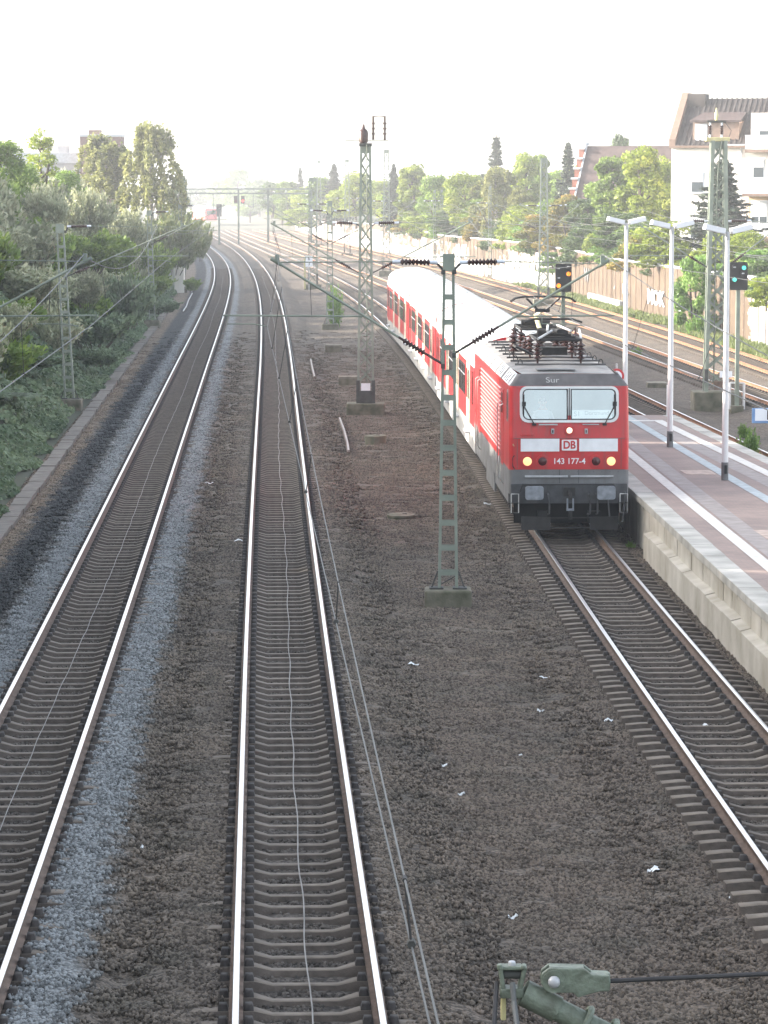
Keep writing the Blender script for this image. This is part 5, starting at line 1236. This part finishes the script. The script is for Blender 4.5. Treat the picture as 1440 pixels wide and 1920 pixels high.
# ---------------------------------------------------------------- vegetation
LM={
'green':leafmat('leaf_green',(.07,.125,.025),(.155,.24,.04),(.27,.36,.07)),
'yellow':leafmat('leaf_yellow_green',(.12,.17,.022),(.235,.30,.04),(.38,.42,.07)),
'autumn':leafmat('leaf_autumn',(.10,.12,.025),(.22,.20,.04),(.38,.25,.06)),
'birch':leafmat('leaf_birch',(.11,.13,.045),(.215,.235,.08),(.34,.34,.13)),
'dark':leafmat('leaf_dark',(.038,.072,.026),(.078,.13,.038),(.145,.20,.06)),
'spruce':leafmat('needle_dark',(.018,.030,.022),(.038,.058,.038),(.08,.10,.06),.2),
'silver':leafmat('leaf_silver',(.17,.20,.115),(.30,.325,.20),(.46,.46,.31),.35),
'ivy':leafmat('leaf_ivy',(.06,.095,.052),(.125,.18,.09),(.23,.295,.165),.25,.0),
'fresh':leafmat('leaf_fresh',(.08,.16,.03),(.14,.25,.045),(.22,.34,.08)),
'straw':leafmat('grass_straw',(.09,.125,.04),(.15,.19,.065),(.23,.25,.11),.4,.1)}
def quads(C,size,g,nrm=None,elong=1.4,tint=None,droop=None):
    n=len(C); a=g.normal(size=(n,3))
    if nrm is not None: a=a*.7+nrm
    a/=np.linalg.norm(a,axis=1)[:,None]+1e-9
    u=np.cross(a,g.normal(size=(n,3))) if droop is None else np.cross(np.cross(a,droop+.25*g.normal(size=(n,3))),a)
    u/=np.linalg.norm(u,axis=1)[:,None]+1e-9; v=np.cross(a,u)
    s=(size*g.uniform(.6,1.3,n))[:,None]; u=u*s*elong*.5; v=v*s*.5
    V=np.stack([C-u,C+v*.9-u*.1,C+u,C-v*.9-u*.1],1).reshape(-1,3)
    F=np.arange(4*n).reshape(n,4); T=np.clip(g.normal(.5,.2,n) if tint is None else tint,0,1)
    return V,F,T
def limb_mesh(name,limbs,m,parent):
    b=MB()
    for pts,r0,r1 in limbs: b.tube(pts,list(np.linspace(r0,r1,len(pts))),m,7)
    return b.build(name,parent,True)
def broadleaf(seed,h=10.,w_=6.,mt='green',n=9500,leaf=.27,kind='round',bark='bark',trunk=.25,name='crown'):
    g=np.random.default_rng(seed); limbs=[]
    base=h*trunk; cl=[]
    limbs.append(([(0,0,-.6),(g.normal(0,.1),g.normal(0,.1),base),(g.normal(0,.3),g.normal(0,.3),h*.62),(g.normal(0,.3),g.normal(0,.3),h*.9)],.026*h,.006*h))
    k=34 if kind!='bush' else 22
    for i in range(k):
        z=base+(h-base)*(i+.5)/k*.97; u=(z-base)/(h-base)
        env={'round':math.sin(math.pi*min(1,(u*.82+.13)))**.75,'cone':(1-u)**.7*.9+.12,'bush':(1-u*u)**.5,'tall':math.sin(math.pi*(u*.75+.2))**.6*.8}[kind]
        a=i*2.4+g.uniform(-.5,.5); rr_=w_/2*env*math.sqrt(g.uniform(.25,1))*.82
        c=np.array([rr_*math.cos(a),rr_*math.sin(a),z+g.normal(0,.25)]); cl.append((c,w_*g.uniform(.09,.21)))
        if i%2==0: limbs.append(([(0,0,max(base*.6,z-.35*rr_-.4)),tuple(c*[.5,.5,1]+[0,0,-.15*rr_]),tuple(c)],.010*h,.003*h))
    Cs=[];Ns=[];Ts=[]
    for c,r in cl:
        m_=int(n/len(cl)*g.uniform(.6,1.4)); d=g.normal(size=(m_,3)); d/=np.linalg.norm(d,axis=1)[:,None]
        rad=r*g.uniform(.35,1.08,m_)**.6; P=c+d*rad[:,None]*[1,1,.72]; P[:,2]+=-.1*r
        Cs.append(P); Ns.append(d); Ts.append(np.clip(g.normal(.42,.17,m_)+g.normal(0,.16),0,1))
    C=np.concatenate(Cs); C+=g.normal(0,.06*w_/6,C.shape)
    V,F,T=quads(C,leaf,g,np.concatenate(Ns),tint=np.concatenate(Ts))
    return V,F,T,limbs,M[bark],LM[mt]
def birch(seed,h=11.,w_=5.,mt='birch',n=8500,leaf=.22):
    g=np.random.default_rng(seed); limbs=[([(0,0,-.6),(.1,.1,h*.4),(-.1,.2,h*.75),(.05,.1,h*.98)],.018*h,.004*h)]; Cs=[];Ts=[]
    for i in range(84):
        z0=h*(.10+.88*math.sqrt(g.uniform(.02,1))); u=z0/h; a=g.uniform(0,6.283); rr_=w_/2*max(.06,1-((u-.42)/.62)**2)**.6*g.uniform(.3,1.)
        tip=np.array([rr_*math.cos(a),rr_*math.sin(a),z0+.25*rr_]); 
        if i%4==0: limbs.append(([(0,0,z0-.8*rr_-.2),tuple(tip*[.6,.6,1]),tuple(tip)],.006*h,.0015*h))
        ln=g.uniform(1.1,3.2)*(.6+.5*(1-u)); m_=int(n/84); t=g.uniform(0,1,m_)
        P=np.stack([tip[0]*(1+.16*np.sin(t*2)),tip[1]*(1+.16*np.sin(t*2)),tip[2]-t*ln],1)+g.normal(0,.11,(m_,3)); Cs.append(P); Ts.append(np.clip(g.normal(.55,.16,m_)+g.normal(0,.16),0,1))
        P2=np.outer(g.uniform(.3,1,m_//4),tip)+g.normal(0,.18,(m_//4,3)); P2[:,2]=tip[2]+g.normal(0,.25,m_//4); Cs.append(P2); Ts.append(np.full(m_//4,.5))
    C=np.concatenate(Cs); V,F,T=quads(C,leaf,g,None,1.6,np.concatenate(Ts),droop=np.array([0,0,-1.]))
    return V,F,T,limbs,M['birchbark'],LM[mt]
def spruce(seed,h=11.,w_=6.0,n=11000):
    g=np.random.default_rng(seed); limbs=[([(0,0,-.5),(0,0,h*.5),(0,0,h)],.02*h,.003*h)]; Cs=[];Ds=[];Ts=[]
    z=h*.08; i_=0
    while z<h*.985:
        i_+=1
        u=z/h; L=w_/2*(1-u)**.85*g.uniform(.6,1.12)+.12; nb=int(6+5*(1-u))
        for j in range(nb):
            a=j/nb*6.283+g.uniform(-.6,.6)+i_*1.9; Lb=L*g.uniform(.4,1.2); m_=int(18+46*(Lb/(w_/2)))
            t=g.uniform(.08,1,m_)**.8; sag=(-.30+g.normal(0,.12))*t+.30*t**3
            d=np.array([math.cos(a),math.sin(a),0]); P=t[:,None]*d*Lb; P[:,2]+=z+sag*Lb*.8
            side=np.array([-math.sin(a),math.cos(a),0]); P+=side*(g.normal(0,.16,m_)*Lb*(1.1-t))[:,None]; P[:,2]-=np.abs(g.normal(0,.10,m_))
            Cs.append(P); Ds.append(np.tile(d+[0,0,-.25],(m_,1))); Ts.append(np.clip(g.normal(.40,.15,m_)+.25*(t-.6),0,1))
            if j%2==0: limbs.append(([(0,0,z),tuple(d*Lb*.6+[0,0,z-.15*Lb]),tuple(d*Lb*.95+[0,0,z-.06*Lb])],.02,.008))
        z+=h*.037*(1.1-.5*u)*g.uniform(.5,1.4)
    C=np.concatenate(Cs); V,F,T=quads(C,.22,g,None,2.2,np.concatenate(Ts),droop=np.concatenate(Ds))
    return V,F,T,limbs,M['bark'],LM['spruce']
def shrub(seed,h=3.,w_=3.,mt='silver',n=6000,leaf=.15,up=1.):
    g=np.random.default_rng(seed); limbs=[];Cs=[];Ds=[];Ts=[]; ns=60
    for i in range(ns):
        a=g.uniform(0,6.283); rr_=w_/2*math.sqrt(g.random())*.9; L=h*g.uniform(.55,1.05)*(1-.35*(2*rr_/w_)**2)
        p0=np.array([rr_*.45*math.cos(a),rr_*.45*math.sin(a),0]); p1=np.array([rr_*math.cos(a)*1.1,rr_*math.sin(a)*1.1,L*.75]); p2=p1+[.25*rr_*math.cos(a)+g.normal(0,.1),.25*rr_*math.sin(a)+g.normal(0,.1),L*.25*up]
        if i%5==0: limbs.append(([tuple(p0-[0,0,.3]),tuple(p1),tuple(p2)],.025,.006))
        m_=n//ns; t=g.uniform(.15,1,m_)[:,None]; P=np.where(t<.7,p0+(p1-p0)*t/.7,p1+(p2-p1)*(t-.7)/.3)+g.normal(0,.11,(m_,3)); Cs.append(P); Ds.append(np.tile((p2-p0)/L,(m_,1))); Ts.append(np.clip(g.normal(.45,.18,m_)+g.normal(0,.12)+.2*(t[:,0]-.6),0,1))
    C=np.concatenate(Cs); V,F,T=quads(C,leaf,g,None,2.,np.concatenate(Ts),droop=np.concatenate(Ds))
    return V,F,T,limbs,M['bark'],LM[mt]
PROTO={}
def proto(key,fn,*a,**k):
    V,F,T,limbs,bk,lm=fn(*a,**k)
    c=npmesh('crown',V,F,[lm],attrs={'tint':('FACE',T)},link=False); tr=limb_mesh('trunk',limbs,bk,None); col.objects.unlink(tr)
    PROTO[key]=(c.data,tr.data,V[:,2].max(),max(np.ptp(V[:,0]),np.ptp(V[:,1])))
proto('oakA',broadleaf,1,10,7,'green'); proto('oakB',broadleaf,2,10,6.4,'yellow'); proto('oakC',broadleaf,3,10,6.4,'dark'); proto('tallA',broadleaf,4,11,5.,'yellow',kind='tall'); proto('tallB',broadleaf,5,11,5.4,'green',kind='tall')
proto('autumn',broadleaf,6,6,5,'autumn',9000,.22,'bush',trunk=.1); proto('bushY',broadleaf,7,5,5,'yellow',9000,.2,'bush',trunk=.05); proto('bushG',broadleaf,8,5,5,'fresh',8000,.18,'bush',trunk=.05); proto('bushD',broadleaf,9,4,5,'dark',8000,.19,'bush',trunk=.05)
proto('birchA',birch,11); proto('birchB',birch,12,11,4.2); proto('spruceA',spruce,13); proto('spruceB',spruce,14,12,6.5)
proto('silver',shrub,15); proto('silverB',shrub,16,2.6,3.4,'silver',6000,.14); proto('greenS',shrub,17,2.8,3.2,'green',6000,.16); proto('ivyS',shrub,18,2.0,3.4,'ivy',5000,.17,.6); proto('straw',shrub,19,3.2,4.6,'straw',8000,.17); proto('weed',shrub,20,1.9,1.5,'fresh',2600,.11,1.2); proto('weedD',shrub,23,2.6,1.8,'green',4200,.12,1.2)
proto('snag',broadleaf,21,10,4.6,'yellow',2600,.22,'tall')
def plant(key,name,lab,cat,x,y,z,h,wd=None,group=None,rz=None):
    cm,tm,H0,W0=PROTO[key]; t=thing(name,lab,cat,(x,y,z),random.uniform(0,6.28) if rz is None else rz,group)
    sz=h/H0; sx=(wd/W0*(1.55 if 'spruce' in key else 1.12) if wd else sz); t.scale=(sx,sx,sz)
    for nm,me in(('crown',cm),('trunk',tm)):
        o=bpy.data.objects.new(nm,me); col.objects.link(o); o.parent=t
    return t
def ptree(key,name,lab,px,top,wpx,Y,zg,group):
    """size and place of a tree from how wide and tall it stands at its distance Y"""
    zc=Y+.9; x=(px-720)/5740*zc; zt=CAMH-.9944*(top-352)*zc/5740
    return plant(key,name,lab,'tree' if 'shrub' not in name and 'bush' not in name else 'shrub',x,Y,zg,zt-zg,wpx*zc/5740,group)
GR='trees behind the graffiti wall'; GLf='trees and shrubs on the left bank'
R_=[
('spruceA','spruce_tree','dark spruce standing in front of the white apartment house',1350,296,150,206,2.9),
('bushY','bush','yellow green bush hanging over the wall behind the first two platform lamps',1245,412,140,207,3.0),
('tallA','broadleaf_tree','tall yellow green tree just left of the white house',1196,272,95,238,3.0),
('tallB','broadleaf_tree','bright green tree between the stepped gable and the white house',1140,292,80,246,3.0),
('oakB','broadleaf_tree','leafy tree touching the left wall of the white house',1236,290,72,242,3.0),
('oakC','broadleaf_tree','dark green tree low behind the left platform lamp',1165,395,120,232,3.0),
('oakA','broadleaf_tree','green tree in front of the brown gabled roof, right part',1215,330,90,244,3.0),
('autumn','bush','orange tinged bush below the stepped gable',1062,362,95,262,3.1),
('autumn','bush','yellowish bush left of the pale mast, at the wall',1005,400,80,270,3.1),
('oakC','broadleaf_tree','dark shady tree under the gabled roof',1100,370,90,256,3.1),
('birchA','birch_tree','weeping birch with pale yellow leaves hanging to the wall',930,310,105,312,3.1),
('birchB','birch_tree','smaller weeping tree left of the pale mast',975,350,62,305,3.1),
('spruceB','spruce_tree','pointed dark spruce towering above the weeping birch',929,256,72,350,3.1),
('tallA','broadleaf_tree','light green tree whose top stands left of the pale mast',985,284,60,330,3.1),
('tallB','broadleaf_tree','light tree top directly behind the pale lattice mast',1012,288,46,334,3.1),
('spruceA','spruce_tree','feathery dark conifer left of the stepped gable',1062,266,66,300,3.1),
('oakC','broadleaf_tree','dark round tree top rising behind the brown roof',1158,250,56,330,3.1),
('oakB','broadleaf_tree','green tree left of the weeping birch',868,318,80,330,3.1),
('oakA','broadleaf_tree','rounded green tree behind the two white slim masts',815,326,80,350,3.1),
('oakC','broadleaf_tree','dark green tree low at the wall beside the slim masts',840,392,80,335,3.1),
('tallA','broadleaf_tree','pale tree top between the lattice mast and the slim masts',770,306,62,372,3.1),
('spruceA','spruce_tree','hazy dark conifer right of the tall mast with dark insulators',738,306,46,395,3.1),
('bushY','bush','ivy draped bush spilling over the wall near the tall mast',790,400,70,366,3.0),
('autumn','bush','yellow bush at the wall left of the grey panels',765,396,58,380,3.0),
('oakB','broadleaf_tree','pale tree seen between the middle masts',668,318,70,440,3.0),
('spruceA','spruce_tree','hazy spruce left of the slender lattice mast',627,306,52,470,3.0),
('oakA','broadleaf_tree','hazy round tree behind the broad lattice mast',600,330,70,480,3.0),
('spruceB','spruce_tree','single hazy fir with a sharp tip above the far tracks',564,314,34,560,3.0),
('oakA','broadleaf_tree','grey green far tree left of the sharp fir',540,338,56,560,3.0),
('oakC','broadleaf_tree','grey far tree above the right leg of the gantry',512,340,60,600,3.0),
('oakA','broadleaf_tree','large pale tree fading in the haze over the gantry',448,314,76,900,1.0),
('oakC','broadleaf_tree','faint far tree right of the large pale tree',488,334,60,840,1.0),
('oakA','broadleaf_tree','faint far tree left of the large pale tree',412,336,56,930,1.0),
('oakC','broadleaf_tree','faint far tree at the vanishing point of the tracks',370,352,60,960,.0),
('oakA','broadleaf_tree','low far tree under the gantry beam',470,362,60,780,.0),
('oakB','broadleaf_tree','low pale far tree beside the gantry leg',530,368,60,640,1.0),
('bushY','bush','pale bush on the far wall left of the broad mast',560,388,60,520,2.0),
('oakB','broadleaf_tree','pale green tree above the far white wall',640,352,70,455,3.0),
('bushG','bush','fresh green bush growing against the wall beside the platform lamps',1300,474,92,184,-.4),
('bushD','bush','dark ivy clad bush in the shade left of the right-hand wall end',1385,470,80,190,2.0),
('bushG','bush','bright green creeper hanging down the wall behind the orange signal',1035,470,60,262,1.2),
('bushY','bush','bright yellow green ivy topping the wall at the right edge',1432,512,72,168,1.9),
('oakB','broadleaf_tree','leafy yellow green tree under the spruce by the green signal',1395,430,80,196,2.9),
]
for i,(px,tp,Y_) in enumerate(((1010,322,372),(965,330,380),(900,326,372),(850,334,392),(880,330,420),(800,338,410),(760,330,430),(720,334,460),(690,336,490),(655,340,500),(1045,318,345),(1090,300,330),(1110,316,300),(940,340,345),(620,346,520),(585,348,540),(1030,372,285),(985,378,300),(900,372,318),(860,382,345),(795,378,372),(750,384,398),(1120,340,262),(1180,330,256))):
    ptree(('oakA','oakB','tallB','oakB')[i%4],'broadleaf_tree','light green tree in the unbroken band of trees behind the hedge',px,tp,95,Y_,3.0,'band of trees behind the hedge')
und=['bushD','bushG','bushY','oakC','autumn','bushY','bushD']
hed=[(172,2.2),(181,1.9),(191,2.5),(212,1.6),(220,2.3),(227,2.9),(235,2.2),(243,2.8),(252,2.4),(266,2.6),(276,3.2),(285,2.5),(294,3.1),(304,2.3),(316,3.0),(326,2.2),(346,2.7),(358,3.3),(372,2.5),(388,3.2),(402,2.6),(418,3.1)]
def beside(Y): return 'platform lamps' if Y<215 else 'orange bush' if Y<262 else 'weeping birch' if Y<320 else 'slim white masts' if Y<365 else 'far wall'
for i,(Yh,hh) in enumerate(hed):
    plant(und[i%5 if i%5!=3 else 0],'hedge_bush','rough leafy bush of the hedge growing over the top of the graffiti wall','shrub',float(wallx(Yh))+1.3+.5*(i%2),Yh,2.5,hh*1.25,4.6+.4*(i%3),'hedge along the top of the wall')
for i,(k,nm,lab,px,tp,wp,Y_,zg) in enumerate(R_): ptree(k,nm,lab,px,tp,wp,Y_,zg,GR)
Lf=[
('birchA','birch_tree','large drooping birch, tallest tree on the left bank',290,224,135,262,3.2),
('birchB','birch_tree','pale birch in front of the brick tower',200,246,112,268,5.),
('snag','sparse_tree','thin half bare tree with upright twigs left of the grey building',84,240,70,215,6.),
('oakA','broadleaf_tree','leafy tree at the left edge of the picture',8,262,120,186,6.),
('oakA','broadleaf_tree','green tree between the left edge and the half bare tree',52,306,80,204,6.),
('oakA','broadleaf_tree','green tree below the pale birch',130,318,90,226,5.5),
('straw','pale_bush','pale straw coloured bush above the white pillar',320,380,140,258,1.6),
('straw','pale_bush','smaller straw coloured bush at the very end of the bank',372,402,60,300,1.6),
('silver','silver_shrub','tall silvery shrub at the left edge, touched by sunlight',4,412,90,150,5.),
('silver','silver_shrub','broad silvery shrub left of the nearest mast in the ivy',55,490,130,138,3.4),
('silverB','silver_shrub','silvery shrub right behind the nearest mast in the ivy',168,345,110,200,5.2),
('silverB','silver_shrub','greyish shrub under the large drooping birch',245,385,100,222,3.6),
('silverB','silver_shrub','dull silvery shrub low at the left edge',20,560,110,120,2.6),
('silver','silver_shrub','grey plumed shrub beside the top of the nearest mast in the ivy',90,340,90,178,5.8),
('greenS','green_shrub','wide green shrub in the middle of the bank',170,420,150,182,3.6),
('greenS','green_shrub','green shrub left of the second mast in the ivy',215,430,110,196,2.8),
('greenS','green_shrub','green shrub on the upper slope by the left edge',50,400,110,168,5.2),
('greenS','green_shrub','green shrub below the straw coloured bush',292,446,90,226,1.6),
('greenS','green_shrub','darker green shrub beside the white pillar',362,516,34,252,.0),
('ivyS','ivy_shrub','mound of dark ivy in front of the second mast in the ivy',235,505,130,172,1.0),
('ivyS','ivy_shrub','mound of dark ivy in the middle of the lower slope',180,575,150,148,1.0),
('ivyS','ivy_shrub','mound of dark ivy just left of the nearest mast',60,660,150,124,1.2),
('ivyS','ivy_shrub','mound of dark ivy at the left edge low on the slope',10,740,150,108,1.2),
('ivyS','ivy_shrub','mound of dark ivy right of the nearest mast in the ivy',190,650,90,140,.4),
('ivyS','ivy_shrub','mound of dark ivy below the white pillar',300,560,80,196,.5),
('greenS','green_shrub','low green shrub between the mast and the white pillar',285,505,90,206,1.2),
('silverB','silver_shrub','silvery shrub on the slope right of the nearest mast in the ivy',165,500,90,160,2.4),
('oakC','broadleaf_tree','far dark tree behind the end of the left bank',338,322,40,330,2.),
]
for i,(k,nm,lab,px,tp,wp,Y_,zg) in enumerate(Lf): ptree(k,nm,lab,px,tp,wp,Y_,zg,GLf)
k_=0
for row,(d0,h0) in enumerate(((7.2,2.6),(9.8,3.4),(12.4,4.0))):
    yq=112+row*6
    while yq<262:
        dq=d0+random.uniform(-.9,.9); k_+=1
        plant(('silver','greenS','silverB','silver','greenS')[(k_*3+row)%5],'bank_shrub','loose grey green shrub among the many covering the slope of the left bank','shrub',float(tx(1,yq))-dq,yq,float(bankz(np.array(dq),np.array(yq)))-.1,h0*random.uniform(.8,1.25),random.uniform(3.4,5.0),'shrubs covering the slope of the left bank')
        yq+=random.uniform(7,11)
# trees of the bank standing nearer than the picture's left edge (they shade the foreground)
off=[]
yo=-14.
while yo<182:
    off.append((-20.5-1.2*(len(off)%3)-.018*yo-(2.2 if yo>90 else 0),yo,(16.2 if yo<79 else 9.9 if yo<146 else 11.5)+(len(off)*7%5)*.28))
    yo+=3.3 if yo>84 else 3.2
for i,(x,y,h) in enumerate(off):
    plant(('oakA','oakC','oakB')[i%3],'broadleaf_tree','leafy tree of the bank row left of the picture','tree',x,y,4.0,h-4.0,8.0,'bank trees beyond the left edge')
# weeds by the tracks
W_=[('weed','tall airy weeds behind the mast beyond the lattice mast',628,585,196,34,84),('weed','green weed clump growing against the platform wall by the locomotive',1180,1012,74.2,22,26),('weed','yellow green weed bush below the station sign',1400,818,98,46,74),('weed','small weeds behind the platform end',1392,800,108,28,34),('weed','little weed tuft right of the locomotive cab roof',1190,640,160,24,24)]
for k,lab,px,bot,Y_,wp,hp in W_:
    zc=Y_+.9; plant(k,'weed_clump',lab,'weeds',(px-720)/5740*zc,Y_,-.46,hp*zc/5740,wp*zc/5740,'weeds growing in the ballast')
# ivy carpet on the bank
g=np.random.default_rng(5); n=150000
Yv=72+g.random(n)**1.55*200; Dv=3.4+g.random(n)**1.15*9.8; edge=vnoise(Yv*.35,Yv*0,4)*1.3
keep=(Dv>3.42+edge*.6)&(tx(1,Yv)-Dv>-.1255*(Yv+.9)-2.5); Yv=Yv[keep];Dv=Dv[keep]
mound=vnoise(Dv*.6,Yv*.32,21)*.95+vnoise(Dv*2.2,Yv*1.7,22)*.3
Zv=bankz(Dv,Yv)+mound*np.clip((Dv-4)/1.5,.2,1)*g.uniform(.55,1,len(Dv))
C=np.stack([tx(1,Yv)-Dv,Yv,Zv],1); V,F,T=quads(C,.19,g,np.array([.55,-.35,.75]),1.15,np.clip(g.normal(.4,.16,len(C))+(vnoise(Dv*.5,Yv*.3,8)-.5)*.5,0,1))
tag(npmesh('ivy',V,F,[LM['ivy']],attrs={'tint':('FACE',T)}),'ivy and bramble carpet covering the left bank','ground cover',kind='stuff')
# grass along the wall
n=26000; Yv=150+g.random(n)*130; wv_=1.0+1.2*smooth(200,165,Yv); Xv=wallx(Yv)-.15-g.random(n)**1.4*wv_*1.3; keep=vnoise(Yv*.3,Xv*.4,31)>.30
Xv=Xv[keep];Yv=Yv[keep]; C=np.stack([Xv,Yv,gz(Xv,Yv)+g.uniform(0,.28,len(Xv))],1); V,F,T=quads(C,.13,g,None,3.,None,droop=np.array([0,0,1.]))
tag(npmesh('grass',V,F,[LM['straw']],attrs={'tint':('FACE',T)}),'strip of sunlit grass along the foot of the wall','grass',kind='stuff')
# ---------------------------------------------------------------- haze
hm=bpy.data.materials.new('haze_air'); hm.use_nodes=True; n=hm.node_tree.nodes
n.remove(n['Principled BSDF']); pv=n.new('ShaderNodeVolumePrincipled'); pv.inputs['Density'].default_value=.00045; pv.inputs['Color'].default_value=(.93,.96,1,1); pv.inputs['Anisotropy'].default_value=.2
hm.node_tree.links.new(pv.outputs[0],n['Material Output'].inputs['Volume'])
b=MB(); b.box((0,2000,9.9),(3020,4420,24.),hm); tag(b.build('haze'),'thin sunlit haze filling the cutting','haze',kind='stuff')
